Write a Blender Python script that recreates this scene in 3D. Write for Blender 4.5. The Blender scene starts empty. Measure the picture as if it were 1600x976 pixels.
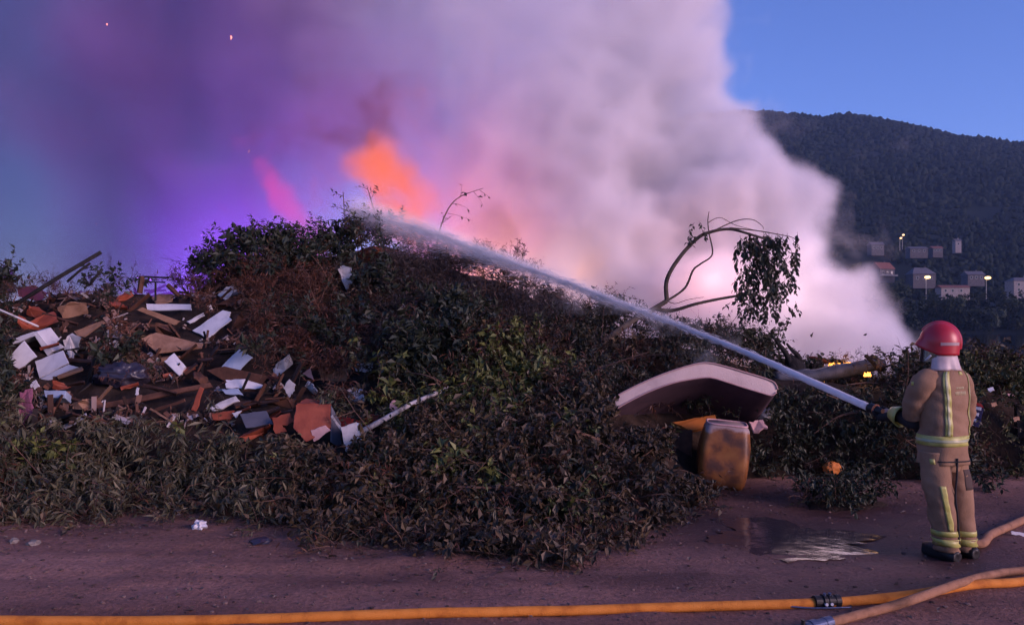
import bpy, bmesh, math, random
import numpy as np
from mathutils import Vector, Matrix, noise as mnoise

rnd = random.Random(7)
R = math.radians
scene = bpy.context.scene
C = scene.collection

# ------------------------------------------------------------------ camera, sky, sun, exposure
W_PX, H_PX, F_PX, HOR, CAM_H = 1600.0, 976.0, 1256.0, 510.0, 1.8
cam_d = bpy.data.cameras.new('camera')
cam_d.sensor_fit = 'HORIZONTAL'; cam_d.sensor_width = 36.0
cam_d.lens = 36.0 * F_PX / W_PX
cam_d.shift_y = (HOR - H_PX / 2) / W_PX
cam_d.clip_start = 0.1; cam_d.clip_end = 20000
cam = bpy.data.objects.new('camera', cam_d); C.objects.link(cam)
cam.location = (0, 0, CAM_H); cam.rotation_euler = (R(90), 0, 0)
scene.camera = cam

SUN_EL, SUN_AZ = 14.0, 124.0          # degrees; azimuth measured from +Y (view direction) clockwise towards +X
world = bpy.data.worlds.new('World'); scene.world = world; world.use_nodes = True
wn, wl = world.node_tree.nodes, world.node_tree.links
wn.clear()
sky = wn.new('ShaderNodeTexSky'); sky.sky_type = 'NISHITA'; sky.sun_disc = False
sky.sun_elevation = R(SUN_EL); sky.sun_rotation = R(SUN_AZ)
sky.air_density = 1.0; sky.dust_density = 0.0; sky.ozone_density = 6.0
tint = wn.new('ShaderNodeVectorMath'); tint.operation = 'MULTIPLY'; tint.inputs[1].default_value = (1.95, 1.38, 1.90)
bg = wn.new('ShaderNodeBackground'); bg.inputs['Strength'].default_value = 0.125
wo = wn.new('ShaderNodeOutputWorld')
wl.new(sky.outputs[0], tint.inputs[0]); wl.new(tint.outputs[0], bg.inputs[0]); wl.new(bg.outputs[0], wo.inputs[0])

sun_d = bpy.data.lights.new('sun', 'SUN'); sun_d.energy = 3.8; sun_d.angle = R(28); sun_d.color = (1.0, 0.65, 0.68)
sun = bpy.data.objects.new('sun', sun_d); C.objects.link(sun)
_sd = Vector((math.sin(R(SUN_AZ)) * math.cos(R(SUN_EL)), math.cos(R(SUN_AZ)) * math.cos(R(SUN_EL)), math.sin(R(SUN_EL))))
sun.rotation_euler = _sd.to_track_quat('Z', 'Y').to_euler()
sun.location = _sd * 30

vs = scene.view_settings
vs.view_transform = 'Standard'; vs.look = 'None'; vs.gamma = 1.0; vs.use_curve_mapping = False
vs.exposure = 0.0
cy = scene.cycles
cy.max_bounces = 8; cy.diffuse_bounces = 2; cy.glossy_bounces = 2; cy.transmission_bounces = 3
cy.transparent_max_bounces = 8; cy.volume_bounces = 3
cy.volume_step_rate = 3.5; cy.volume_max_steps = 256
cy.use_denoising = True; cy.use_adaptive_sampling = True; cy.adaptive_threshold = 0.025
cy.sample_clamp_indirect = 4.0
cy.use_light_tree = True

# ------------------------------------------------------------------ helpers
def at(px, py, Y):
    """the point at depth Y metres seen at a pixel of the photograph"""
    return Vector(((px - 800.0) / F_PX * Y, Y, CAM_H - (py - HOR) / F_PX * Y))

def prop(o, label=None, cat=None, group=None, kind=None):
    if label: o['label'] = label
    if cat: o['category'] = cat
    if group: o['group'] = group
    if kind: o['kind'] = kind
    return o

def empty(name, loc=(0, 0, 0), rot=(0, 0, 0)):
    o = bpy.data.objects.new(name, None); C.objects.link(o)
    o.location = loc; o.rotation_euler = rot; o.empty_display_size = 0.2
    return o

def link(name, me, mat=None, parent=None):
    o = bpy.data.objects.new(name, me); C.objects.link(o)
    if mat is not None and not me.materials:
        me.materials.append(mat)
    if parent is not None: o.parent = parent
    return o

def mesh(name, verts, faces, mat=None, parent=None, smooth=False):
    me = bpy.data.meshes.new(name)
    me.from_pydata([tuple(v) for v in verts], [], [tuple(f) for f in faces])
    if smooth:
        me.polygons.foreach_set('use_smooth', [True] * len(me.polygons))
    me.update()
    return link(name, me, mat, parent)

def from_bm(name, bm, mat=None, parent=None, smooth=False):
    me = bpy.data.meshes.new(name)
    bmesh.ops.recalc_face_normals(bm, faces=bm.faces[:])
    bm.to_mesh(me); bm.free()
    if smooth:
        me.polygons.foreach_set('use_smooth', [True] * len(me.polygons))
    return link(name, me, mat, parent)

def copy_tree(o, parent=None):
    c = o.copy(); C.objects.link(c); c.parent = parent
    for ch in list(o.children):
        copy_tree(ch, c)
    return c

# -- materials
def new_mat(name):
    m = bpy.data.materials.new(name); m.use_nodes = True
    nt = m.node_tree; nt.nodes.clear()
    return m, nt.nodes, nt.links

def nd(nodes, t, **kw):
    n = nodes.new(t)
    for k, v in kw.items():
        if k.startswith('i_'):
            n.inputs[k[2:].replace('_', ' ')].default_value = v
        else:
            setattr(n, k, v)
    return n

def ramp(nodes, stops, interp='LINEAR'):
    n = nodes.new('ShaderNodeValToRGB'); cr = n.color_ramp; cr.interpolation = interp
    while len(cr.elements) < len(stops): cr.elements.new(0.5)
    for e, (p, c) in zip(cr.elements, stops):
        e.position = p; e.color = (c[0], c[1], c[2], 1.0)
    return n

def mat_var(name, stops, scale=3.0, detail=5.0, rough=0.8, bump=0.0, bscale=None, metallic=0.0, spec=0.3, coords='Object', island=0.0, rough_var=0.0):
    """a procedural surface: noise-driven colour between the stops, optional fine relief, optional variation per piece"""
    m, n, l = new_mat(name)
    out = nd(n, 'ShaderNodeOutputMaterial'); b = nd(n, 'ShaderNodeBsdfPrincipled')
    b.inputs['Roughness'].default_value = rough; b.inputs['Metallic'].default_value = metallic
    b.inputs['Specular IOR Level'].default_value = spec
    tc = nd(n, 'ShaderNodeTexCoord')
    no = nd(n, 'ShaderNodeTexNoise'); no.inputs['Scale'].default_value = scale; no.inputs['Detail'].default_value = detail
    no.inputs['Roughness'].default_value = 0.6
    l.new(tc.outputs[coords], no.inputs['Vector'])
    rp = ramp(n, stops)
    fac = no.outputs['Fac']
    if island:
        g = nd(n, 'ShaderNodeNewGeometry')
        mx = nd(n, 'ShaderNodeMix'); mx.data_type = 'FLOAT'
        mx.inputs[0].default_value = island
        l.new(fac, mx.inputs[2]); l.new(g.outputs['Random Per Island'], mx.inputs[3])
        fac = mx.outputs[0]
    l.new(fac, rp.inputs[0]); l.new(rp.outputs[0], b.inputs['Base Color'])
    if rough_var:
        mr = nd(n, 'ShaderNodeMapRange'); mr.inputs[3].default_value = rough - rough_var; mr.inputs[4].default_value = rough + rough_var
        mr.inputs[1].default_value = 0.3; mr.inputs[2].default_value = 0.7
        l.new(no.outputs['Fac'], mr.inputs[0]); l.new(mr.outputs[0], b.inputs['Roughness'])
    if bump:
        nb = nd(n, 'ShaderNodeTexNoise'); nb.inputs['Scale'].default_value = bscale or scale * 6; nb.inputs['Detail'].default_value = 6
        l.new(tc.outputs[coords], nb.inputs['Vector'])
        bp = nd(n, 'ShaderNodeBump'); bp.inputs['Strength'].default_value = bump; bp.inputs['Distance'].default_value = 0.02
        l.new(nb.outputs['Fac'], bp.inputs['Height']); l.new(bp.outputs[0], b.inputs['Normal'])
    l.new(b.outputs[0], out.inputs['Surface'])
    return m

def mat_emit(name, col, strength):
    m, n, l = new_mat(name)
    out = nd(n, 'ShaderNodeOutputMaterial'); e = nd(n, 'ShaderNodeEmission')
    e.inputs[0].default_value = (*col, 1); e.inputs[1].default_value = strength
    l.new(e.outputs[0], out.inputs['Surface'])
    return m
# ------------------------------------------------------------------ the heap of earth and litter under the brush (a height field)
_ctl = []
def _c(px, py, Y): 
    p = at(px, py, Y); _ctl.append((p.x, p.y, max(p.z, 0.0)))
def _g(x, y, z=0.0): _ctl.append((x, y, z))
# foot of the heap, from the left edge round to the right
for px, py in ((-250, 790), (-60, 800), (100, 795), (250, 780), (420, 795), (520, 828), (640, 830), (760, 845), (860, 862), (960, 830), (1060, 792), (1110, 765), (1180, 748), (1300, 742), (1420, 750), (1540, 738), (1700, 720), (1850, 715)):
    Y = CAM_H * F_PX / (py - HOR); _g((px - 800) / F_PX * Y, Y); _g((px - 800) / F_PX * (Y - 1.0), Y - 1.0)
# front shoulder of low brush
for px, py, Y in ((-200, 650, 9.3), (0, 660, 9.3), (130, 650, 9.4), (250, 655, 9.4), (400, 665, 9.2), (520, 700, 8.8), (640, 690, 8.9), (800, 640, 9.3), (900, 660, 9.2), (1000, 690, 8.9)):
    _c(px, py, Y)
# middle of the slope
for px, py, Y in ((-200, 540, 11), (0, 560, 11), (120, 560, 11.2), (250, 560, 11.2), (380, 540, 11.4), (480, 590, 10.8), (600, 560, 11.2), (720, 520, 11.8), (850, 560, 11.0), (980, 590, 10.6), (1090, 650, 10.0), (1180, 650, 10.2), (1300, 650, 10.0), (1420, 650, 9.9), (1540, 650, 10.0), (1700, 650, 10.0), (480, 465, 13.2), (620, 465, 13.8), (740, 465, 13.3)):
    _c(px, py, Y)
# ridge line
for px, py, Y in ((-250, 470, 13), (0, 474, 13.2), (60, 470, 13.2), (130, 458, 13.3), (210, 458, 13.5), (270, 470, 13.8), (330, 446, 14.2), (400, 404, 14.8), (470, 402, 15.2), (520, 406, 15.6), (580, 392, 16), (640, 396, 16), (700, 418, 15.6), (760, 440, 15), (820, 452, 14.3), (870, 500, 13.4), (960, 522, 12.8), (1050, 534, 12.4), (1150, 568, 12), (1250, 606, 11.6), (1340, 612, 11.4), (1420, 614, 11.2), (1540, 616, 11.0), (1600, 628, 11.0), (1750, 620, 11.0)):
    _c(px, py, Y)
    p = at(px, py, Y); _g(p.x, p.y + 4.0 + p.z, 0.0); _g(p.x, p.y + 1.6, p.z * 0.72)
_P = np.array(_ctl)
def _fit(P, lam=0.02):
    d = np.linalg.norm(P[:, None, :2] - P[None, :, :2], axis=2)
    K = np.sqrt(d * d + 0.35 ** 2) * -1.0
    n = len(P); A = np.zeros((n + 3, n + 3)); A[:n, :n] = K + lam * np.eye(n)
    A[:n, n] = 1; A[:n, n + 1:] = P[:, :2]; A[n, :n] = 1; A[n + 1:, :n] = P[:, :2].T
    b = np.concatenate([P[:, 2], np.zeros(3)])
    return np.linalg.solve(A, b)
_Wt = _fit(_P)
def height_np(X, Y):
    X = np.asarray(X, float); Y = np.asarray(Y, float); out = np.empty(X.size)
    xf, yf = X.ravel(), Y.ravel()
    for s in range(0, xf.size, 20000):
        dx = xf[s:s + 20000, None] - _P[None, :, 0]; dy = yf[s:s + 20000, None] - _P[None, :, 1]
        out[s:s + 20000] = -np.sqrt(dx * dx + dy * dy + 0.35 ** 2) @ _Wt[:len(_P)] + _Wt[len(_P)] + xf[s:s + 20000] * _Wt[len(_P) + 1] + yf[s:s + 20000] * _Wt[len(_P) + 2]
    return out.reshape(X.shape)
GX0, GX1, GY0, GY1, GS = -15.0, 11.0, 5.0, 23.0, 0.08
_gx = np.arange(GX0, GX1 + GS, GS); _gy = np.arange(GY0, GY1 + GS, GS)
_XX, _YY = np.meshgrid(_gx, _gy)
_ZZ = height_np(_XX, _YY)
_edge = np.minimum.reduce([(_XX - GX0) / 2.0, (GX1 - _XX) / 2.0, (_YY - GY0) / 1.0, (GY1 - _YY) / 2.0]).clip(0, 1)
_ZZ = np.where(_ZZ > 0.03, _ZZ, -0.05) * _edge - 0.05 * (1 - _edge)
def hz(x, y):
    """height of the heap (or ground) at x, y"""
    fx, fy = (x - GX0) / GS, (y - GY0) / GS
    i, j = int(fx), int(fy)
    if i < 0 or j < 0 or i >= len(_gx) - 1 or j >= len(_gy) - 1: return 0.0
    u, v = fx - i, fy - j
    z = (_ZZ[j, i] * (1 - u) + _ZZ[j, i + 1] * u) * (1 - v) + (_ZZ[j + 1, i] * (1 - u) + _ZZ[j + 1, i + 1] * u) * v
    return max(z, 0.0)
def hit(px, py, y0=4.0, y1=22.0):
    """where the ray through a pixel first meets the heap or the ground"""
    Y = y0
    while Y < y1:
        p = at(px, py, Y)
        if p.z <= hz(p.x, p.y): return p
        Y += 0.04
    return at(px, py, y1)
# ------------------------------------------------------------------ smoke: closed bodies of billows filled with a scattering volume
def blob_hull(name, blobs, voxel=0.15, amp=0.45, seed=0.0, sub=3):
    bm = bmesh.new()
    for px, py, Y, rp in blobs:
        c = at(px, py, Y); r = rp / F_PX * Y
        g = bmesh.ops.create_icosphere(bm, subdivisions=sub, radius=r)
        for v in g['verts']: v.co += c
    me = bpy.data.meshes.new(name); bm.to_mesh(me); bm.free()
    o = link(name, me)
    md = o.modifiers.new('remesh', 'REMESH'); md.mode = 'VOXEL'; md.voxel_size = voxel
    dg = bpy.context.evaluated_depsgraph_get()
    me2 = bpy.data.meshes.new_from_object(o.evaluated_get(dg))
    o.modifiers.clear(); o.data = me2
    n = len(me2.vertices); co = np.empty(n * 3); me2.vertices.foreach_get('co', co); co = co.reshape(-1, 3)
    no = np.empty(n * 3); me2.vertices.foreach_get('normal', no); no = no.reshape(-1, 3)
    d = np.array([0.6 * mnoise.fractal(Vector(p) * 0.6 + Vector((seed, 0, 0)), 0.9, 2.1, 3) + 1.5 * (0.28 - abs(mnoise.noise(Vector(p) * 1.0 + Vector((0, seed, 3))))) + 0.8 * (0.25 - abs(mnoise.noise(Vector(p) * 2.9 + Vector((0, seed, 3))))) for p in co])
    co += no * (d * amp)[:, None]
    me2.vertices.foreach_set('co', co.ravel()); me2.update()
    return o

def volume_from_hull(o, voxel, band, mat):
    ng = bpy.data.node_groups.new('fill_with_smoke', 'GeometryNodeTree')
    ng.interface.new_socket('Geometry', in_out='INPUT', socket_type='NodeSocketGeometry')
    ng.interface.new_socket('Geometry', in_out='OUTPUT', socket_type='NodeSocketGeometry')
    gi = ng.nodes.new('NodeGroupInput'); go = ng.nodes.new('NodeGroupOutput')
    mv = ng.nodes.new('GeometryNodeMeshToVolume'); mv.resolution_mode = 'VOXEL_SIZE'
    mv.inputs['Voxel Size'].default_value = voxel; mv.inputs['Interior Band Width'].default_value = band
    mv.inputs['Density'].default_value = 1.0
    sm = ng.nodes.new('GeometryNodeSetMaterial'); sm.inputs['Material'].default_value = mat
    ng.links.new(gi.outputs[0], mv.inputs['Mesh']); ng.links.new(mv.outputs[0], sm.inputs[0]); ng.links.new(sm.outputs[0], go.inputs[0])
    md = o.modifiers.new('smoke', 'NODES'); md.node_group = ng
    o.data.materials.clear(); o.data.materials.append(mat)

def mat_smoke(name, col, dens, lo, hi, amp, scale, aniso, absorb=(0, 0, 0), thin=None):
    m, n, l = new_mat(name)
    out = nd(n, 'ShaderNodeOutputMaterial')
    at_ = nd(n, 'ShaderNodeAttribute'); at_.attribute_name = 'density'
    tc = nd(n, 'ShaderNodeTexCoord')
    no = nd(n, 'ShaderNodeTexNoise'); no.inputs['Scale'].default_value = scale; no.inputs['Detail'].default_value = 3.0
    no.inputs['Roughness'].default_value = 0.55; no.inputs['Distortion'].default_value = 0.6
    l.new(tc.outputs['Object'], no.inputs['Vector'])
    s = nd(n, 'ShaderNodeMath', operation='SUBTRACT'); s.inputs[1].default_value = 0.5; l.new(no.outputs['Fac'], s.inputs[0])
    k = nd(n, 'ShaderNodeMath', operation='MULTIPLY_ADD'); k.inputs[1].default_value = amp; l.new(s.outputs[0], k.inputs[0]); l.new(at_.outputs['Fac'], k.inputs[2])
    mr = nd(n, 'ShaderNodeMapRange', interpolation_type='SMOOTHSTEP'); mr.inputs[1].default_value = lo; mr.inputs[2].default_value = hi; mr.inputs[4].default_value = dens
    l.new(k.outputs[0], mr.inputs[0])
    pv = nd(n, 'ShaderNodeVolumePrincipled'); pv.inputs['Color'].default_value = (*col, 1); pv.inputs['Anisotropy'].default_value = aniso
    pv.inputs['Density Attribute'].default_value = ''
    pv.inputs['Absorption Color'].default_value = (*absorb, 1)
    dn = mr.outputs[0]
    if thin:                                                  # the plume thins out as it drifts: density falls along a direction in space
        a, b, lo_d = thin; d = Vector(b) - Vector(a); L2 = d.length_squared
        dt = nd(n, 'ShaderNodeVectorMath', operation='DOT_PRODUCT'); dt.inputs[1].default_value = d / L2; l.new(tc.outputs['Object'], dt.inputs[0])
        m2 = nd(n, 'ShaderNodeMapRange', interpolation_type='SMOOTHSTEP'); k0 = Vector(a).dot(d) / L2
        m2.inputs[1].default_value = k0; m2.inputs[2].default_value = k0 + 1.0; m2.inputs[3].default_value = 1.0; m2.inputs[4].default_value = lo_d; l.new(dt.outputs['Value'], m2.inputs[0])
        mm = nd(n, 'ShaderNodeMath', operation='MULTIPLY'); l.new(dn, mm.inputs[0]); l.new(m2.outputs[0], mm.inputs[1]); dn = mm.outputs[0]
    l.new(dn, pv.inputs['Density'])
    l.new(pv.outputs[0], out.inputs['Volume'])
    return m

M_smoke = mat_smoke('white_smoke', (0.98, 0.95, 0.98), 2.3, 0.06, 0.72, 0.95, 0.75, -0.2, thin=(at(1220, 450, 18), at(720, 20, 18), 0.11))
plume = [(1380, 535, 15, 55), (1330, 500, 15, 80), (1250, 485, 16, 95), (1345, 447, 15.4, 42), (1388, 492, 15, 30), (1200, 545, 15, 85), (1290, 550, 14.5, 60), (1425, 565, 14.3, 36), (1300, 600, 14.5, 80),
         (1258, 288, 16.5, 46), (1215, 325, 17, 78), (1150, 325, 17, 110), (1225, 405, 16, 72), (1290, 435, 16, 48),
         (1085, 235, 18, 105), (1050, 130, 18, 100), (1000, 30, 19, 125), (1085, 60, 18.5, 55), (1010, -110, 19.5, 150), (900, -260, 21, 220),
         (950, 400, 18, 170), (900, 250, 19, 200), (850, 100, 20, 220), (770, 300, 20.0, 165), (720, 150, 21, 190), (650, 40, 22, 190), (950, -100, 21, 200), (700, -150, 22, 260),
         (1000, 510, 16.5, 115), (1100, 490, 16, 115), (860, 490, 17, 130), (730, 410, 18.8, 110), (560, 130, 21, 120), (500, 10, 22, 130), (820, 620, 17.5, 140), (1050, 620, 16, 120), (680, 480, 19.5, 110)]
smoke = blob_hull('smoke', plume)
volume_from_hull(smoke, 0.12, 0.5, M_smoke)
prop(smoke, 'dense pale pinkish white smoke plume billowing up from the burning heap', 'smoke', kind='stuff')
M_thin = mat_smoke('thin_purple_smoke', (0.48, 0.31, 0.60), 0.36, 0.05, 1.0, 1.3, 0.28, 0.0)
thin = [(430, 100, 21, 230), (300, 150, 21, 220), (350, 330, 19.5, 200), (450, 300, 18.5, 150), (200, 40, 22, 200), (230, -120, 22, 230), (480, -120, 23, 240), (420, 420, 19, 140), (300, 480, 19, 160), (180, 200, 22, 200), (150, 380, 21, 170), (520, 260, 18, 130), (480, 330, 17.6, 90), (500, 290, 17.0, 100), (540, 250, 17.6, 90), (520, 180, 18, 100)]
thin_smoke = blob_hull('smoke', thin, voxel=0.3, amp=0.9, seed=9.0)
volume_from_hull(thin_smoke, 0.3, 2.2, M_thin)
prop(thin_smoke, 'thin dark purple smoke drifting over the leafy top of the heap', 'smoke', kind='stuff')
M_viol = mat_smoke('lilac_smoke', (0.50, 0.33, 0.60), 0.42, -0.35, 0.9, 0.7, 0.5, 0.0)
viol = blob_hull('smoke', [(520, 290, 17.2, 85), (500, 220, 17.6, 95), (465, 340, 17.0, 70), (550, 340, 17.0, 60), (560, 160, 18, 80), (500, 400, 17, 60)], voxel=0.2, amp=0.5, seed=29.0)
volume_from_hull(viol, 0.2, 0.9, M_viol)
prop(viol, 'lilac smoke rising between the pink and the orange flames', 'smoke', kind='stuff')
M_veil = mat_smoke('grey_smoke_veil', (0.42, 0.33, 0.50), 0.15, 0.0, 1.0, 1.0, 0.16, 0.0)
veil = [(60, 300, 28, 330), (-200, 300, 28, 330), (0, 0, 29, 380), (-300, 50, 29, 300), (250, 380, 27, 260), (300, 100, 28, 300), (-400, 400, 28, 250), (200, -250, 29, 330)]
veil_smoke = blob_hull('smoke', veil, voxel=0.5, amp=0.9, seed=19.0)
volume_from_hull(veil_smoke, 0.5, 3.0, M_veil)
prop(veil_smoke, 'faint grey smoke veil hanging in the sky over the left ridge', 'smoke', kind='stuff')
# ------------------------------------------------------------------ ground, lake, hills
def tube(verts, faces, path, radii, sides=8, cap=True):
    """append a tapered tube along path to the vert / face lists"""
    pts = [Vector(p) for p in path]; base = len(verts)
    up = Vector((0, 0, 1)); prev = None
    for i, p in enumerate(pts):
        t = (pts[min(i + 1, len(pts) - 1)] - pts[max(i - 1, 0)])
        t = t.normalized() if t.length > 1e-9 else Vector((1, 0, 0))
        if prev is None:
            a = t.cross(up)
            if a.length < 1e-3: a = t.cross(Vector((1, 0, 0)))
        else:
            a = prev - t * prev.dot(t)
        a.normalize(); prev = a; b = t.cross(a)
        for k in range(sides):
            an = 2 * math.pi * k / sides
            verts.append(p + (a * math.cos(an) + b * math.sin(an)) * radii[i])
    for i in range(len(pts) - 1):
        for k in range(sides):
            k2 = (k + 1) % sides
            faces.append((base + i * sides + k, base + i * sides + k2, base + (i + 1) * sides + k2, base + (i + 1) * sides + k))
    if cap:
        faces.append(tuple(base + k for k in reversed(range(sides))))
        faces.append(tuple(base + (len(pts) - 1) * sides + k for k in range(sides)))

def spline(pts, n=6):
    """Catmull-Rom through the points"""
    P = [Vector(p) for p in pts]; out = []
    for i in range(len(P) - 1):
        p0, p1, p2, p3 = P[max(i - 1, 0)], P[i], P[i + 1], P[min(i + 2, len(P) - 1)]
        for k in range(n):
            t = k / n
            out.append(0.5 * ((2 * p1) + (p2 - p0) * t + (2 * p0 - 5 * p1 + 4 * p2 - p3) * t * t + (3 * p1 - p0 - 3 * p2 + p3) * t ** 3))
    out.append(P[-1]); return out

def axis_pts(segs):
    out = []
    for a, b, s in segs:
        out += list(np.arange(a, b, s))
    out.append(segs[-1][1]); return np.array(out)

def mat_ground():
    m, n, l = new_mat('trampled_earth')
    out = nd(n, 'ShaderNodeOutputMaterial'); b = nd(n, 'ShaderNodeBsdfPrincipled')
    tc = nd(n, 'ShaderNodeTexCoord')
    big = nd(n, 'ShaderNodeTexNoise'); big.inputs['Scale'].default_value = 0.35; big.inputs['Detail'].default_value = 6; big.inputs['Roughness'].default_value = 0.65
    mp = nd(n, 'ShaderNodeMapping'); mp.inputs['Scale'].default_value = (0.5, 1.3, 1)
    l.new(tc.outputs['Object'], mp.inputs[0]); l.new(mp.outputs[0], big.inputs['Vector'])
    r1 = ramp(n, [(0.30, (0.095, 0.045, 0.035)), (0.45, (0.205, 0.10, 0.078)), (0.60, (0.33, 0.172, 0.138)), (0.8, (0.215, 0.11, 0.086))])
    l.new(big.outputs['Fac'], r1.inputs[0])
    fine = nd(n, 'ShaderNodeTexNoise'); fine.inputs['Scale'].default_value = 28; fine.inputs['Detail'].default_value = 6; fine.inputs['Roughness'].default_value = 0.7
    l.new(tc.outputs['Object'], fine.inputs['Vector'])
    r2 = ramp(n, [(0.28, (0.45, 0.43, 0.42)), (0.5, (0.95, 0.95, 0.95)), (0.72, (1.35, 1.32, 1.3))])
    l.new(fine.outputs['Fac'], r2.inputs[0])
    mu = nd(n, 'ShaderNodeMix', data_type='RGBA', blend_type='MULTIPLY'); mu.inputs[0].default_value = 1.0
    l.new(r1.outputs[0], mu.inputs[6]); l.new(r2.outputs[0], mu.inputs[7])
    vo = nd(n, 'ShaderNodeTexVoronoi'); vo.inputs['Scale'].default_value = 16; vo.inputs['Randomness'].default_value = 1.0
    l.new(tc.outputs['Object'], vo.inputs['Vector'])
    r3 = ramp(n, [(0.0, (1, 1, 1)), (0.10, (1, 1, 1)), (0.13, (0, 0, 0))]); l.new(vo.outputs['Distance'], r3.inputs[0])
    peb = nd(n, 'ShaderNodeMix', data_type='RGBA'); l.new(mu.outputs[2], peb.inputs[6]); l.new(vo.outputs['Color'], peb.inputs[7])
    pm = nd(n, 'ShaderNodeMix', data_type='RGBA', blend_type='MULTIPLY'); pm.inputs[0].default_value = 1.0
    l.new(vo.outputs['Color'], pm.inputs[6]); pm.inputs[7].default_value = (0.30, 0.24, 0.22, 1); l.new(pm.outputs[2], peb.inputs[7])
    sel = nd(n, 'ShaderNodeMath', operation='MULTIPLY'); sel.inputs[1].default_value = 0.45; l.new(r3.outputs[0], sel.inputs[0]); l.new(sel.outputs[0], peb.inputs[0])
    # wet ground round the nozzle man and below the heap: darker and glossier, by a vertex mask
    wet = nd(n, 'ShaderNodeAttribute'); wet.attribute_name = 'wet'
    wmul = nd(n, 'ShaderNodeMix', data_type='RGBA', blend_type='MULTIPLY'); l.new(wet.outputs['Fac'], wmul.inputs[0]); l.new(peb.outputs[2], wmul.inputs[6]); wmul.inputs[7].default_value = (0.34, 0.32, 0.34, 1)
    l.new(wmul.outputs[2], b.inputs['Base Color'])
    rr = nd(n, 'ShaderNodeMapRange'); rr.inputs[3].default_value = 0.88; rr.inputs[4].default_value = 0.42; l.new(wet.outputs['Fac'], rr.inputs[0]); l.new(rr.outputs[0], b.inputs['Roughness'])
    b.inputs['Specular IOR Level'].default_value = 0.3
    bp = nd(n, 'ShaderNodeBump'); bp.inputs['Strength'].default_value = 0.9; bp.inputs['Distance'].default_value = 0.03
    ad = nd(n, 'ShaderNodeMath', operation='MULTIPLY_ADD'); ad.inputs[1].default_value = 0.5; l.new(r3.outputs[0], ad.inputs[0]); l.new(fine.outputs['Fac'], ad.inputs[2])
    l.new(ad.outputs[0], bp.inputs['Height']); l.new(bp.outputs[0], b.inputs['Normal'])
    l.new(b.outputs[0], out.inputs['Surface'])
    return m

def g_at(px, py, z=0.0):
    Y = (CAM_H - z) * F_PX / (py - HOR); return at(px, py, Y)

def grid_mesh(name, X, Yv, Z, mat):
    nr, nc = Z.shape
    V = np.stack(np.broadcast_arrays(X, Yv, Z), -1).reshape(-1, 3)
    idx = np.arange(nr * nc).reshape(nr, nc)
    F = np.stack([idx[:-1, :-1], idx[:-1, 1:], idx[1:, 1:], idx[1:, :-1]], -1).reshape(-1, 4)
    return mesh(name, V.tolist(), F.tolist(), mat, smooth=True)

gx = axis_pts([(-400, -40, 30), (-40, -9, 1.0), (-9, 9, 0.07), (9, 40, 1.0), (40, 400, 30)])
gy = axis_pts([(-60, 0, 10), (0, 3.5, 0.5), (3.5, 11.5, 0.07), (11.5, 34, 0.9)])
GXX, GYY = np.meshgrid(gx, gy)
_nz = np.array([mnoise.fractal(Vector((x * 0.9, y * 1.6, 0.0)), 0.9, 2.1, 4) * 0.028 + mnoise.noise(Vector((x * 6, y * 7, 3.0))) * 0.010 for x, y in zip(GXX.ravel(), GYY.ravel())]).reshape(GXX.shape)
_near = ((np.abs(GXX) < 9) & (GYY > 3.5) & (GYY < 11.5))
GZZ = np.where(_near, _nz, 0.0)
# a shallow hollow where the run-off stands
_pc = g_at(1235, 835); _hol = np.exp(-(((GXX - _pc.x) / 0.95) ** 2 + ((GYY - _pc.y) / 0.85) ** 2))
GZZ = GZZ * (1 - 0.8 * _hol) - 0.055 * _hol
for _y0, _am in ((5.15, .020), (5.32, -.010), (6.05, .022), (6.24, -.012), (6.75, .014)):
    GZZ = GZZ - np.where(_near, _am * np.exp(-((GYY - _y0 - 0.12 * np.sin(GXX * 0.55 + _y0) - 0.035 * GXX) / 0.09) ** 2) * (0.6 + 8 * _nz), 0.0)
_bank = ((GYY - 25) / 8.0).clip(0, 1); GZZ = GZZ - 3.0 * _bank ** 1.5
ground = grid_mesh('ground', GXX, GYY, GZZ, mat_ground()); prop(ground, kind='structure')
def _blobmask(px, py, rx, ry):
    c = g_at(px, py); return np.exp(-(((GXX - c.x) / rx) ** 2 + ((GYY - c.y) / ry) ** 2) ** 1.5)
wet = np.maximum.reduce([_blobmask(1240, 830, 1.8, 1.4), _blobmask(1340, 800, 1.2, 0.7), _blobmask(1420, 860, 1.0, .5), _blobmask(1490, 880, 0.6, 0.35), _blobmask(1150, 770, 0.8, 0.5), 0.8 * _blobmask(1330, 915, 1.3, 0.30), 0.9 * _blobmask(1060, 905, 0.9, 0.22), 0.5 * _blobmask(600, 905, 1.2, 0.15)])
wet = (wet + 3 * (_nz if True else 0) * wet).clip(0, 1)
_a = ground.data.attributes.new('wet', 'FLOAT', 'POINT'); _a.data.foreach_set('value', wet.ravel().astype(np.float32))
def gz(x, y):
    i = int(np.searchsorted(gx, x)) - 1; j = int(np.searchsorted(gy, y)) - 1
    i = max(0, min(i, len(gx) - 2)); j = max(0, min(j, len(gy) - 2))
    u = (x - gx[i]) / (gx[i + 1] - gx[i]); v = (y - gy[j]) / (gy[j + 1] - gy[j])
    return (GZZ[j, i] * (1 - u) + GZZ[j, i + 1] * u) * (1 - v) + (GZZ[j + 1, i] * (1 - u) + GZZ[j + 1, i + 1] * u) * v

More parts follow.
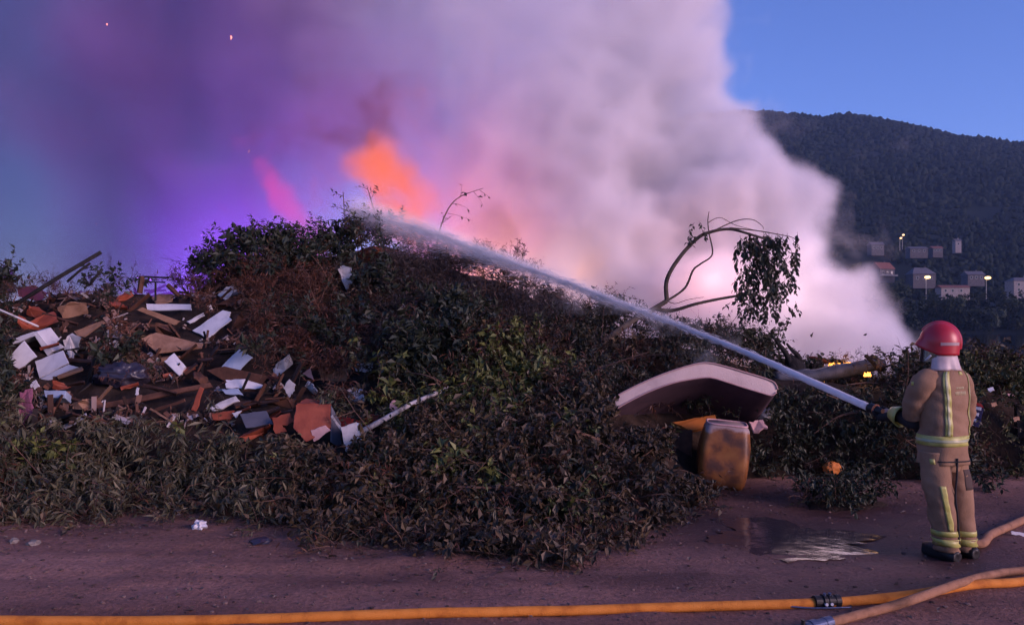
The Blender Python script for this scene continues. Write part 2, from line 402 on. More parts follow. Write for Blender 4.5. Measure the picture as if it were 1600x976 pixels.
# the puddle of run-off water, an uneven sheet in the hollow
def mat_water(name, col, rough, bscale, bstr):
    m, n, l = new_mat(name)
    out = nd(n, 'ShaderNodeOutputMaterial'); b = nd(n, 'ShaderNodeBsdfPrincipled')
    b.inputs['Base Color'].default_value = (*col, 1); b.inputs['Roughness'].default_value = rough; b.inputs['IOR'].default_value = 1.33
    tc = nd(n, 'ShaderNodeTexCoord'); no = nd(n, 'ShaderNodeTexNoise'); no.inputs['Scale'].default_value = bscale; no.inputs['Detail'].default_value = 3
    l.new(tc.outputs['Object'], no.inputs['Vector'])
    bp = nd(n, 'ShaderNodeBump'); bp.inputs['Strength'].default_value = bstr; bp.inputs['Distance'].default_value = 0.05
    l.new(no.outputs['Fac'], bp.inputs['Height']); l.new(bp.outputs[0], b.inputs['Normal']); l.new(b.outputs[0], out.inputs['Surface'])
    return m
pv_, pf_ = [], []
c0 = g_at(1245, 838)
pv_.append((c0.x, c0.y, -0.028)); N_ = 64
for k in range(N_):
    a = 2 * math.pi * k / N_; r = 0.66 * (1 + 0.75 * mnoise.noise(Vector((math.cos(a) * 1.5, math.sin(a) * 1.5, 2.0))) + 0.30 * mnoise.noise(Vector((math.cos(a) * 5, math.sin(a) * 7, 5.0))))
    pv_.append((c0.x + r * 1.05 * math.cos(a), c0.y + r * 0.95 * math.sin(a), -0.028))
for k in range(N_): pf_.append((0, 1 + k, 1 + (k + 1) % N_))
prop(mesh('puddle', pv_, pf_, mat_water('muddy_water', (0.05, 0.035, 0.04), 0.12, 5.0, 0.12)), kind='structure')

lake = mesh('lake', [(-3000, 27, -1.6), (3000, 27, -1.6), (3000, 700, -1.6), (-3000, 700, -1.6)], [(0, 1, 2, 3)], mat_water('lake_water', (0.006, 0.012, 0.02), 0.06, 0.35, 0.25))
prop(lake, kind='structure')

# hills beyond the lake, laid out by bearing (tan of the angle from the view axis) and distance
def curve(pts):
    xs = np.array([p[0] for p in pts], float); ys = np.array([p[1] for p in pts], float)
    return lambda q: np.interp(q, xs, ys)
ridge_py = curve([(-2200, 470), (-400, 472), (300, 460), (600, 405), (800, 300), (950, 222), (1080, 184), (1150, 178), (1210, 181), (1285, 190), (1325, 184), (1400, 196), (1450, 207), (1500, 220), (1540, 222), (1600, 233), (1800, 270), (2400, 350), (3600, 400)])
front_py = curve([(-2200, 488), (300, 485), (700, 440), (900, 370), (1100, 296), (1250, 264), (1400, 259), (1500, 263), (1600, 258), (1900, 290), (2600, 380), (3600, 430)])
_rp = ridge_py
ridge_py = lambda q: _rp(q) + 17.0
def terrain(px, Y):
    """height of the far land on a bearing at a distance"""
    t = np.clip((Y - 420.0) / (1250.0 - 420.0), 0, 1)
    zf = CAM_H - (front_py(px) - HOR) / F_PX * 1250.0
    z1 = -2.4 + (zf + 2.4) * (0.55 * t + 0.45 * t ** 2)
    t2 = np.clip((Y - 1250.0) / (2100.0 - 1250.0), 0, 1)
    zr = CAM_H - (ridge_py(px) - HOR) / F_PX * 2100.0
    z2 = zf + (zr - zf) * np.sin(t2 * math.pi / 2) ** 1.2
    z3 = zr * np.clip(1 - (Y - 2100.0) / 1500.0, 0, 1)
    return np.where(Y <= 1250, z1, np.where(Y <= 2100, z2, z3))
M_hill = mat_var('hillside_scrub', [(0.35, (0.009, 0.014, 0.014)), (0.55, (0.014, 0.020, 0.018)), (0.75, (0.026, 0.032, 0.026))], scale=0.012, detail=8, rough=0.95, spec=0.05)
hpx = np.arange(-2200, 3601, 25.0); hy = np.concatenate([np.arange(415, 1250, 30), np.arange(1250, 2150, 45), np.arange(2150, 3700, 300)])
HP, HY = np.meshgrid(hpx, hy)
hzv = terrain(HP, HY)
_hn = np.array([mnoise.fractal(Vector((p * 0.006, y * 0.004, 7.0)), 1.0, 2.0, 4) for p, y in zip(HP.ravel(), HY.ravel())]).reshape(HP.shape)
hill = grid_mesh('hill', (HP - 800) / F_PX * HY, HY, hzv + _hn * np.clip((HY - 420) / 60.0, 0, 6.0) * np.where(np.abs(HY - 2100) < 120, 0.3, 1.0), M_hill)
prop(hill, kind='structure')

# far-off wood on the hills: one mass of small lumpy crowns
def lump(rx, rz, seed, sub=1):
    bm = bmesh.new(); bmesh.ops.create_icosphere(bm, subdivisions=sub, radius=1.0)
    r = random.Random(seed)
    V = []
    for v in bm.verts:
        k = 1 + r.uniform(-0.22, 0.22); V.append((v.co.x * rx * k, v.co.y * rx * k, v.co.z * rz * k + rz * 0.8))
    F = [tuple(v.index for v in f.verts) for f in bm.faces]; bm.free()
    return np.array(V), np.array(F)
protos = [lump(0.5, 0.55, s) for s in range(5)] + [lump(0.36, 0.75, s + 20) for s in range(3)]
Vs, Fs, off = [], [], 0
rr = random.Random(3)
def add_far_tree(px, Y, h):
    global off
    V, F = protos[rr.randrange(len(protos))]
    z = float(terrain(px, Y)); a = rr.uniform(0, 6.28); ca, sa = math.cos(a), math.sin(a)
    Q = np.empty_like(V); Q[:, 0] = (V[:, 0] * ca - V[:, 1] * sa) * h + (px - 800) / F_PX * Y; Q[:, 1] = (V[:, 0] * sa + V[:, 1] * ca) * h + Y; Q[:, 2] = V[:, 2] * h * 0.75 + z - 0.12 * h
    Vs.append(Q); Fs.append(F + off); off += len(V)
for _ in range(2600): add_far_tree(rr.uniform(1020, 1700), rr.uniform(1850, 2120), rr.uniform(7, 15))
for _ in range(3400): add_far_tree(rr.uniform(1040, 1690), rr.uniform(1250, 1900), rr.uniform(7, 14))
for _ in range(900): add_far_tree(rr.uniform(1050, 1680), rr.uniform(2085, 2115), rr.uniform(6, 13))
for _ in range(2600): add_far_tree(rr.uniform(1050, 1680), rr.uniform(1000, 1280), rr.uniform(6, 12))
for _ in range(3400): 
    p = rr.uniform(1150, 1680); y = 540 + 480 * rr.random() ** 1.1
    if mnoise.noise(Vector((p * 0.012, y * 0.006, 1.3))) > -0.12: add_far_tree(p, y, rr.uniform(3.5, 8))
M_far = mat_var('far_foliage', [(0.2, (0.006, 0.011, 0.010)), (0.5, (0.012, 0.018, 0.014)), (0.8, (0.024, 0.031, 0.021))], scale=0.05, rough=0.95, spec=0.05, island=0.6)
forest = mesh('forest', np.concatenate(Vs).tolist(), np.concatenate(Fs).tolist(), M_far, smooth=True)
prop(forest, 'dark woodland covering the hill beyond the lake', 'woodland', kind='stuff')

# ------------------------------------------------------------------ trees along the far shore
M_shore = mat_var('shore_leaves', [(0.25, (0.012, 0.02, 0.014)), (0.55, (0.025, 0.035, 0.022)), (0.85, (0.05, 0.06, 0.04))], scale=0.2, rough=0.9, spec=0.1, island=0.7)
M_bark = mat_var('bark', [(0.3, (0.03, 0.024, 0.02)), (0.7, (0.09, 0.07, 0.055))], scale=9, rough=0.95, bump=0.4)
def shore_tree(seed, rx, h):
    r = random.Random(seed); t = empty('lakeside_tree')
    v, f = [], []
    tube(v, f, [(0, 0, -1), (0.1, 0, h * 0.3), (0.2, 0.1, h * 0.7)], [h * 0.03, h * 0.022, h * 0.008], 6)
    for k in range(5):
        a = r.uniform(0, 6.28); z0 = h * r.uniform(0.25, 0.5)
        tube(v, f, [(0.1, 0, z0), (math.cos(a) * rx * 0.35, math.sin(a) * rx * 0.35, z0 + h * 0.15), (math.cos(a) * rx * 0.6, math.sin(a) * rx * 0.6, z0 + h * 0.25)], [h * 0.012, h * 0.008, h * 0.003], 5)
    mesh('trunk', v, f, M_bark, t)
    v, f = [], []
    cl = [(r.gauss(0, rx * 0.42), r.gauss(0, rx * 0.42), h * (0.22 + 0.7 * r.random()), r.uniform(0.22, 0.42) * rx) for _ in range(16)]
    for cx, cy_, cz, cr in cl:
        for _ in range(70):
            d = Vector((r.gauss(0, 1), r.gauss(0, 1), r.gauss(0, 0.8))).normalized() * cr * r.uniform(0.55, 1.05)
            p = Vector((cx, cy_, cz)) + d
            if p.z < 0.3: p.z = 0.3
            s = r.uniform(0.35, 0.8); u = Vector((r.gauss(0, 1), r.gauss(0, 1), r.gauss(0, 1))).normalized(); w = u.orthogonal().normalized()
            b0 = len(v); v += [p - u * s, p + w * s * 0.6, p + u * s, p - w * s * 0.6]; f.append((b0, b0 + 1, b0 + 2, b0 + 3))
    o = mesh('crown', v, f, M_shore, t); o['kind'] = 'stuff'
    return t
st_protos = [shore_tree(11, 6.0, 14), shore_tree(12, 5.0, 11), shore_tree(13, 6.5, 9)]
st = [(1235, 440, 0, 1.2), (1408, 452, 0, 1.1), (1462, 455, 2, 1.2), (1515, 452, 1, 1.1), (1566, 456, 2, 1.3), (1610, 452, 2, 1.2), (1275, 436, 1, 1.25), (1318, 445, 0, 1.3), (1352, 434, 1, 1.35), (1392, 437, 0, 1.15), (1418, 431, 2, 1.2), (1446, 436, 1, 1.1), (1472, 430, 2, 1.15), (1500, 437, 1, 1.2), (1524, 431, 2, 1.0), (1576, 437, 1, 1.15), (1600, 431, 2, 1.25), (1628, 436, 0, 1.0), (1334, 474, 0, 1.5), (1300, 466, 0, 1.6)]
used = set()
for px, Y, k, s in st:
    o = st_protos[k] if k not in used else copy_tree(st_protos[k]); used.add(k)
    o.location = ((px - 800) / F_PX * Y, Y, float(terrain(px, Y)) if Y > 445 else -1.6); s *= 1.4; o.scale = (s, s, s); o.rotation_euler = (0, 0, rr.uniform(0, 6.28))
    prop(o, 'dark broad tree standing on the far lake shore', 'tree', 'trees along the far lake shore')
o = shore_tree(19, 5.0, 9); Y = 428; px = 1551; o.location = ((px - 800) / F_PX * Y, Y, 0.6); o.scale = (1.15,) * 3
prop(o, 'round pale green tree low on the far shore below the street lamp', 'tree')
for ch in o.children:
    if ch.name.startswith('crown'):
        ch.data.materials[0] = mat_var('pale_shore_leaves', [(0.25, (0.035, 0.05, 0.035)), (0.8, (0.08, 0.095, 0.065))], scale=0.2, rough=0.9, island=0.7)

# ------------------------------------------------------------------ village on the far slope
M_wall = mat_var('rendered_wall', [(0.3, (0.17, 0.15, 0.155)), (0.7, (0.25, 0.22, 0.225))], scale=0.8, rough=0.9)
M_wall2 = mat_var('grey_wall', [(0.3, (0.055, 0.052, 0.062)), (0.7, (0.10, 0.09, 0.10))], scale=0.8, rough=0.9)
M_tile = mat_var('clay_roof', [(0.3, (0.12, 0.05, 0.045)), (0.7, (0.19, 0.08, 0.07))], scale=1.5, rough=0.9)
M_slate = mat_var('slate_roof', [(0.3, (0.07, 0.07, 0.085)), (0.7, (0.12, 0.115, 0.135))], scale=1.5, rough=0.8)
M_pane = mat_var('dark_glass', [(0.3, (0.01, 0.012, 0.02)), (0.7, (0.02, 0.025, 0.035))], rough=0.1, spec=0.5)
M_trim = mat_var('white_trim', [(0.3, (0.30, 0.29, 0.30)), (0.7, (0.38, 0.37, 0.37))], rough=0.8)
def box_vf(x0, x1, y0, y1, z0, z1):
    v = [(x0, y0, z0), (x1, y0, z0), (x1, y1, z0), (x0, y1, z0), (x0, y0, z1), (x1, y0, z1), (x1, y1, z1), (x0, y1, z1)]
    return v, [(0, 3, 2, 1), (4, 5, 6, 7), (0, 1, 5, 4), (1, 2, 6, 5), (2, 3, 7, 6), (3, 0, 4, 7)]
def part_box(name, par, mat, *b):
    v, f = box_vf(*b); return mesh(name, v, f, mat, par)
def house(px, py_base, Y, w, d, h, rh, wall, roof, label, hip=False, rot=0.0, wins=((-0.3, 0.5), (0.0, 0.5), (0.3, 0.5)), balcony=False, chimney=True):
    p = at(px, py_base, Y); t = empty('house', p, (0, 0, rot)); prop(t, label, 'house', 'houses of the far village')
    part_box('wall', t, wall, -w / 2, w / 2, -d / 2, d / 2, -4, h)
    ov = 0.5; x0, x1, y0, y1 = -w / 2 - ov, w / 2 + ov, -d / 2 - ov, d / 2 + ov
    rx = w * 0.28 if hip else w / 2 + ov
    v = [(x0, y0, h), (x1, y0, h), (x1, y1, h), (x0, y1, h), (-rx, 0, h + rh), (rx, 0, h + rh)]
    r = mesh('roof', v, [(0, 1, 5, 4), (2, 3, 4, 5), (1, 2, 5), (3, 0, 4), (3, 2, 1, 0)], roof, t)
    if chimney: part_box('chimney', r, wall, w * 0.2, w * 0.2 + 0.8, 0.5, 1.3, h + rh * 0.4, h + rh + 0.9)
    for u, q in wins:
        wdw = part_box('window', t, M_trim, u * w - 0.75, u * w + 0.75, -d / 2 - 0.08, -d / 2 + 0.05, h * q - 0.9, h * q + 0.9)
        part_box('pane', wdw, M_pane, u * w - 0.6, u * w + 0.6, -d / 2 - 0.11, -d / 2 - 0.02, h * q - 0.75, h * q + 0.75)
    if balcony:
        b = part_box('balcony', t, M_trim, -w / 2 - 0.2, w / 2 + 1.2, -d / 2 - 1.6, -d / 2 + 0.1, 0.2, 0.55)
        part_box('railing', b, M_trim, -w / 2 - 0.2, w / 2 + 1.2, -d / 2 - 1.6, -d / 2 - 1.5, 0.9, 1.05)
    return t
house(1378, 432, 520, 12, 9, 4.6, 4.6, M_wall2, M_tile, 'house with a reddish clay roof and white balcony on the far slope', rot=0.35, balcony=True)
house(1438, 441, 505, 14, 10, 5.0, 4.2, M_wall2, M_slate, 'grey hip roofed house just above the lit street lamp', hip=True)
house(1594, 459, 478, 13, 9, 7.5, 2.2, M_wall, M_slate, 'pale two storey house beside the shore trees', wins=((-0.28, 0.72), (0.05, 0.72), (-0.28, 0.3), (0.3, 0.3)), hip=True)
house(1488, 459, 482, 17, 7, 3.6, 1.6, M_wall, M_tile, 'long low pale building between the two lit street lamps', wins=((-0.35, 0.5), (-0.1, 0.5), (0.2, 0.5)), chimney=False)
house(1520, 438, 530, 11, 8, 3.5, 2.6, M_wall2, M_slate, 'small dim slate roofed house above the long low building')
house(1432, 396, 640, 14, 8, 3.6, 1.8, M_wall2, M_slate, 'low pale roofed house higher up the far slope', chimney=False)
house(1462, 395, 650, 8, 7, 3.4, 2.0, M_wall2, M_tile, 'small red roofed house higher up the far slope')
house(1495, 388, 680, 5, 5, 6.0, 2.0, M_wall, M_slate, 'narrow pale house higher up the far slope', wins=((0, 0.6),))
house(1368, 392, 640, 10, 8, 4.5, 2.6, M_wall2, M_slate, 'dim grey house on the far slope beside the plume')
M_pole = mat_var('galvanised_pole', [(0.3, (0.30, 0.29, 0.28)), (0.7, (0.4, 0.39, 0.37))], rough=0.5, metallic=0.6)
M_lamp = mat_emit('lit_lamp', (1.0, 0.58, 0.22), 4.5)
def street_lamp(px, py_head, py_base, Y, label, power=2500.0, r=1.4, group='lit street lamps of the far village'):
    b = at(px, py_base, Y); top = at(px, py_head, Y); h = top.z - b.z
    t = empty('street_lamp', b); prop(t, label, 'street lamp', group)
    v, f = [], []; tube(v, f, [(0, 0, -3), (0, 0, h * 0.9), (0.1, 0, h), (0.9, -0.3, h + 0.35)], [0.14, 0.10, 0.08, 0.07], 8); mesh('post', v, f, M_pole, t)
    v, f = [], []; tube(v, f, [(0.1, -0.3, h + 0.42), (0.35, -0.3, h + 0.62), (1.3, -0.3, h + 0.62), (1.5, -0.3, h + 0.42)], [0.1, 0.32, 0.32, 0.1], 8); mesh('lamp_head', v, f, M_pole, t)
    bm = bmesh.new(); bmesh.ops.create_uvsphere(bm, u_segments=12, v_segments=8, radius=r)
    for w in bm.verts: w.co.z = w.co.z * 0.62 + h; w.co.x = w.co.x * 1.25 + 0.75; w.co.y -= 0.3
    from_bm('lamp_glass', bm, M_lamp, t, True)
    ld = bpy.data.lights.new('street_light', 'POINT'); ld.energy = power; ld.color = (1.0, 0.7, 0.4); ld.shadow_soft_size = 0.6
    lo = bpy.data.objects.new('street_light', ld); C.objects.link(lo); lo.parent = t; lo.location = (0.75, -1.2, h - 0.4)
street_lamp(1447, 433, 463, 470, 'lit street lamp in front of the grey hip roofed house')
street_lamp(1541, 434, 463, 470, 'lit street lamp above the round pale green tree')
street_lamp(1406, 372, 386, 690, 'lower of the two close lit lamps high on the far slope', 1200, 0.75)
street_lamp(1410, 367, 384, 705, 'upper of the two close lit lamps high on the far slope', 1200, 0.85)
# ------------------------------------------------------------------ the heap itself, and the brush heaped over it
ys_, xs_ = np.mgrid[0:len(_gy):1, 0:len(_gx):1]
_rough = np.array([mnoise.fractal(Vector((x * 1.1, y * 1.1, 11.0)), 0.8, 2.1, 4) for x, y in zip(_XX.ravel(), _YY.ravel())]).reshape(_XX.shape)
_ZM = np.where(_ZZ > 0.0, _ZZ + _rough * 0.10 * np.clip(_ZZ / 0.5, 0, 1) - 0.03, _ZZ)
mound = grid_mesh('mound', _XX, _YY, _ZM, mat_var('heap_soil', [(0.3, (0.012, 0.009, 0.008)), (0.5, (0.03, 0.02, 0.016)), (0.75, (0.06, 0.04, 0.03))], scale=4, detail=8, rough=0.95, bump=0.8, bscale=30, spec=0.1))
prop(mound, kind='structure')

class Leaves:
    """collects leaves (two triangles each, folded on the midrib) and twigs (three-sided) as arrays"""
    def __init__(s): s.v = []; s.f = []; s.n = 0; s.tv = []; s.tf = []
    def leaf(s, p, d, up, L, wd):
        side = d.cross(up)
        if side.length < 1e-4: side = d.orthogonal()
        side.normalize(); nrm = side.cross(d)
        m = p + d * (L * 0.45)
        s.v += [p, m + side * wd + nrm * wd * 0.45, p + d * L - nrm * L * 0.08, m - side * wd + nrm * wd * 0.45]
        s.f += [(s.n, s.n + 1, s.n + 2), (s.n, s.n + 2, s.n + 3)]; s.n += 4
    def twig(s, path, r0, r1=0.001, sides=3):
        k = len(path); tube(s.tv, s.tf, path, [r0 + (r1 - r0) * i / (k - 1) for i in range(k)], sides, cap=False)

def rvec(r, k=1.0): return Vector((r.gauss(0, k), r.gauss(0, k), r.gauss(0, k)))
def sprig(L, r, root, d, length, nleaf, lmin, lmax, wr, droop, spread=0.9, twig_r=0.004):
    d = d.normalized(); p = root.copy(); path = [p.copy()]; seg = 4
    for i in range(seg):
        d = (d + Vector((0, 0, -droop)) * (0.25 + 0.3 * i) * 0.5 + rvec(r, 0.10)).normalized()
        p = p + d * (length / seg); path.append(p.copy())
    L.twig(path, twig_r)
    for k in range(nleaf):
        t = (0.15 + 0.85 * (k + r.random()) / nleaf) * seg; i = min(int(t), seg - 1)
        q = path[i].lerp(path[i + 1], t - i); td = (path[i + 1] - path[i]).normalized()
        o = rvec(r); o = (o - td * o.dot(td)).normalized()
        ld = (td * r.uniform(0.3, 0.9) + o * spread + Vector((0, 0, -droop * 0.7))).normalized()
        s = r.uniform(lmin, lmax)
        L.leaf(q, ld, Vector((0, 0, 1)) + rvec(r, 0.5), s, s * wr)

def pix(p):
    return 800 + F_PX * p.x / p.y, HOR - F_PX * (p.z - CAM_H) / p.y

# kinds of brush: leaf min, max, width ratio, leaves, twig length, droop, fluff (m), colour stops
KINDS = {
 'willow':  (0.07, 0.13, 0.13, 15, 0.42, 0.9, 0.26, [(0.1, (0.026, 0.025, 0.013)), (0.5, (0.070, 0.064, 0.034)), (0.9, (0.15, 0.13, 0.080))], 'grey green narrow leaved brush heaped along the left foot of the heap'),
 'broad':   (0.05, 0.10, 0.28, 11, 0.36, 0.5, 0.30, [(0.1, (0.016, 0.011, 0.006)), (0.5, (0.052, 0.036, 0.018)), (0.9, (0.125, 0.082, 0.048))], 'dark brownish broad leaved brush spilling over the middle foot of the heap'),
 'green':   (0.06, 0.12, 0.24, 14, 0.40, 0.6, 0.34, [(0.1, (0.026, 0.033, 0.009)), (0.5, (0.070, 0.082, 0.020)), (0.9, (0.14, 0.15, 0.042))], 'fresh yellow green leafy clumps half way up the heap'),
 'rust':    (0.04, 0.09, 0.09, 16, 0.40, 0.3, 0.26, [(0.1, (0.022, 0.008, 0.006)), (0.5, (0.066, 0.022, 0.013)), (0.9, (0.145, 0.054, 0.032))], 'dead rust brown conifer brush on the left half of the slope'),
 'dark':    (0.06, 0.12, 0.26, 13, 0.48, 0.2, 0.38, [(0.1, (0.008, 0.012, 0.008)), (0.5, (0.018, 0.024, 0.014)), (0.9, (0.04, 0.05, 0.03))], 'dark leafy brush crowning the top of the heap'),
 'conifer': (0.04, 0.09, 0.08, 18, 0.42, 0.3, 0.24, [(0.1, (0.012, 0.009, 0.009)), (0.5, (0.030, 0.022, 0.021)), (0.9, (0.066, 0.048, 0.043))], 'dull grey brown conifer brush on the slope under the water jet'),
 'small':   (0.03, 0.07, 0.24, 14, 0.34, 0.3, 0.22, [(0.1, (0.010, 0.012, 0.007)), (0.5, (0.026, 0.028, 0.016)), (0.9, (0.064, 0.060, 0.038))], 'small leaved dark green brush behind the mattress'),
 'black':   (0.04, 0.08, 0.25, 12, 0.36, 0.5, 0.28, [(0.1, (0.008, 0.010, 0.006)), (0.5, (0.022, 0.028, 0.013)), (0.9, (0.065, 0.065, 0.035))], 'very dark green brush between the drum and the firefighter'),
 'hedge':   (0.04, 0.08, 0.26, 14, 0.36, 0.4, 0.28, [(0.1, (0.026, 0.030, 0.010)), (0.5, (0.065, 0.068, 0.022)), (0.9, (0.14, 0.12, 0.05))], 'olive green brush standing to the right of the firefighter'),
}
M_twig = mat_var('twig_bark', [(0.2, (0.03, 0.018, 0.014)), (0.6, (0.09, 0.05, 0.036)), (0.9, (0.17, 0.10, 0.075))], scale=3, rough=0.9, island=0.7)
def mat_leaf(name, stops):
    m, n, l = new_mat(name)
    out = nd(n, 'ShaderNodeOutputMaterial'); b = nd(n, 'ShaderNodeBsdfPrincipled'); g = nd(n, 'ShaderNodeNewGeometry')
    tc = nd(n, 'ShaderNodeTexCoord'); no = nd(n, 'ShaderNodeTexNoise'); no.inputs['Scale'].default_value = 1.3; no.inputs['Detail'].default_value = 3
    l.new(tc.outputs['Object'], no.inputs['Vector'])
    mx = nd(n, 'ShaderNodeMix', data_type='FLOAT'); mx.inputs[0].default_value = 0.6
    l.new(no.outputs['Fac'], mx.inputs[2]); l.new(g.outputs['Random Per Island'], mx.inputs[3])
    rp = ramp(n, stops); l.new(mx.outputs[0], rp.inputs[0]); l.new(rp.outputs[0], b.inputs['Base Color'])
    b.inputs['Roughness'].default_value = 0.55; b.inputs['Specular IOR Level'].default_value = 0.35
    l.new(b.outputs[0], out.inputs['Surface'])
    return m
LEAFMAT = {k: mat_leaf(k + '_leaves', KINDS[k][7]) for k in KINDS}
def two_mat_mesh(name, L, leafmat, parent=None):
    n = len(L.v)
    o = mesh(name, list(L.v) + list(L.tv), list(L.f) + [tuple(i + n for i in f) for f in L.tf], leafmat, parent)
    o.data.materials.append(M_twig)
    mi = np.zeros(len(o.data.polygons), np.int32); mi[len(L.f):] = 1; o.data.polygons.foreach_set('material_index', mi)
    return o
OCC = []
# ------------------------------------------------------------------ single cut branches one can pick out
def leafy_branch(name, path, r0, kind, n_side, side_len, seed, leaves_on=0.35, side_dir=None, parent_loc=None, nleaf=None, bare=False):
    r = random.Random(seed); base = Vector(path[0]); t = empty(name, base)
    P = [Vector(p) - base for p in spline(path, 5)]; k = len(P)
    v, f = [], []; tube(v, f, P, [max(0.003, r0 * (1 - 0.8 * i / (k - 1))) for i in range(k)], 7); mesh('stem', v, f, M_twig, t, True)
    L = Leaves(); lmin, lmax, wr, nl, tl, dr, fl, _s, _l = KINDS[kind]
    for s in range(n_side):
        u = leaves_on + (1 - leaves_on) * (s + r.random()) / n_side; i = min(int(u * (k - 1)), k - 2)
        td = (P[i + 1] - P[i]).normalized(); o = rvec(r); o = (o - td * o.dot(td)).normalized()
        if side_dir is not None: o = (o * 0.7 + Vector(side_dir)).normalized()
        sprig(L, r, P[i], td * 0.5 + o, side_len * r.uniform(0.6, 1.2), 0 if bare else (nleaf or nl), lmin, lmax, wr, dr, twig_r=max(0.004, r0 * 0.25))
    if L.v:
        o = mesh('leaves', L.v, L.f, LEAFMAT[kind], t); o['kind'] = 'stuff'
    if L.tv:
        o = mesh('side_twigs', L.tv, L.tf, M_twig, t); o['kind'] = 'stuff'
    return t
CB = random.Random(5)
def branch_px(pts, label, kind='broad', r0=0.02, n=6, sl=0.3, seed=1, cat='branch', group=None, name='cut_branch', **kw):
    path = []
    for q in pts:
        if len(q) == 3: path.append(at(*q))
        else:
            h = hit(*q); path.append(h + Vector((0, -0.18, 0.12)))
    t = leafy_branch(name, path, r0, kind, n, sl, seed, **kw); prop(t, label, cat, group); return t
# ------------------------------------------------------------------ singled-out branches
def at2(px, py, Y): return at(px, py, Y)
# the big arching branch behind the mattress, drooping leaves at its end
def arching_branch():
    Y = 11.5; base = at(985, 505, Y - 0.1); t = empty('arching_branch', base)
    prop(t, 'bare bent limb arching over the smoke with a hanging clump of leaves', 'branch')
    def limb(name, pts, r0, r1):
        P = [p - base for p in spline([at(*q) for q in pts], 6)]; k = len(P)
        v, f = [], []; tube(v, f, P, [r0 + (r1 - r0) * i / (k - 1) for i in range(k)], 8); mesh(name, v, f, M_bark, t, True); return P
    limb('stem', [(940, 536, Y - 0.5), (985, 503, Y - 0.15), (1020, 483, Y), (1042, 470, Y)], 0.044, 0.036)
    a = limb('limb', [(1042, 470, Y), (1042, 437, Y), (1062, 402, Y), (1090, 372, Y + .1), (1112, 362, Y + .1), (1140, 358, Y + .1), (1172, 366, Y), (1205, 378, Y), (1225, 400, Y)], 0.034, 0.012)
    b = limb('limb', [(1042, 470, Y), (1070, 450, Y + .2), (1083, 422, Y + .3), (1095, 412, Y + .3), (1113, 397, Y + .3), (1108, 365, Y + .3), (1106, 345, Y + .3), (1108, 330, Y + .3)], 0.019, 0.005)
    c = limb('limb', [(1022, 482, Y), (1050, 485, Y), (1090, 474, Y - .1), (1140, 464, Y - .1), (1178, 460, Y - .1), (1205, 470, Y - .1)], 0.030, 0.010)
    limb('limb', [(1042, 470, Y), (1055, 474, Y), (1075, 468, Y), (1100, 464, Y)], 0.008, 0.003)
    limb('limb', [(1112, 362, Y), (1150, 345, Y), (1175, 343, Y), (1190, 352, Y), (1193, 358, Y)], 0.009, 0.003)
    limb('limb', [(1140, 356, Y), (1180, 360, Y), (1215, 366, Y), (1240, 372, Y), (1246, 385, Y)], 0.010, 0.003)
    limb('limb', [(1106, 348, Y), (1125, 340, Y), (1150, 352, Y), (1190, 362, Y)], 0.006, 0.003)
    limb('limb', [(1178, 476, Y), (1160, 485, Y), (1148, 498, Y), (1140, 512, Y)], 0.006, 0.003)
    r = random.Random(4); L = Leaves()
    for _ in range(230):
        u = r.random()
        px = r.gauss(1196, 22) if u < 0.75 else r.uniform(1150, 1245); py = 372 + 125 * r.random() ** 1.15
        if px < 1146 or px > 1248: continue
        root = at(px, py - 10, Y + r.gauss(0, 0.16)) - base
        sprig(L, r, root, Vector((r.gauss(0, 0.4), r.gauss(0, 0.4), -0.8)), 0.20, 7, 0.06, 0.10, 0.27, 0.9, twig_r=0.003)
    for px, py, n in ((1074, 368, 5), (1090, 352, 4), (1180, 466, 5), (1160, 470, 4), (1235, 440, 3), (1225, 500, 5), (1210, 515, 4)):
        for _ in range(n): sprig(L, r, at(px + r.gauss(0, 5), py + r.gauss(0, 4), Y) - base, Vector((r.gauss(0, .5), r.gauss(0, .4), -0.5)), 0.14, 5, 0.05, 0.09, 0.27, 0.7, twig_r=0.0025)
    o = mesh('leaves', L.v, L.f, LEAFMAT['dark'], t); o['kind'] = 'stuff'
    o = mesh('side_twigs', L.tv, L.tf, M_twig, t); o['kind'] = 'stuff'
arching_branch()
branch_px([(868, 500, 12.9), (890, 478, 12.9), (868, 462, 12.9)][::-1] + [(905, 495, 12.9)], 'bare forked twig sticking up beside the foot of the arching limb', 'small', 0.02, 4, 0.3, 3, bare=True)
branch_px([(930, 525, 12.7), (925, 500, 12.6), (900, 478, 12.6), (880, 470, 12.6)], 'thin bare twig leaning out of the brush under the water jet', 'small', 0.014, 5, 0.25, 4, bare=True)
branch_px([(680, 400, 15.3), (690, 350, 15.2), (712, 312, 15.2), (755, 294, 15.2)], 'spindly nearly leafless branch standing against the glowing smoke', 'dark', 0.020, 10, 0.45, 8, nleaf=2, leaves_on=0.1)
branch_px([(545, 400, 15.2), (540, 350, 15.2), (536, 300, 15.2)], 'upright ragged twig on the top of the heap where the jet lands', 'dark', 0.03, 9, 0.38, 9, nleaf=4, leaves_on=0.1)
branch_px([(600, 380, 15.4), (585, 330, 15.4), (573, 290, 15.4)], 'second ragged twig poking up through the spray at the top', 'dark', 0.022, 8, 0.34, 10, nleaf=3, leaves_on=0.1)
branch_px([(385, 390, 14.4), (400, 352, 14.3), (428, 366, 14.2), (455, 378, 14.2)], 'dark leafy branch bending over the left top of the heap', 'dark', 0.022, 14, 0.42, 11)
branch_px([(370, 430, 14.0), (345, 395, 14.0), (318, 390, 14.0)], 'dark leafy branch reaching out to the left from the heap top', 'dark', 0.018, 14, 0.40, 12)
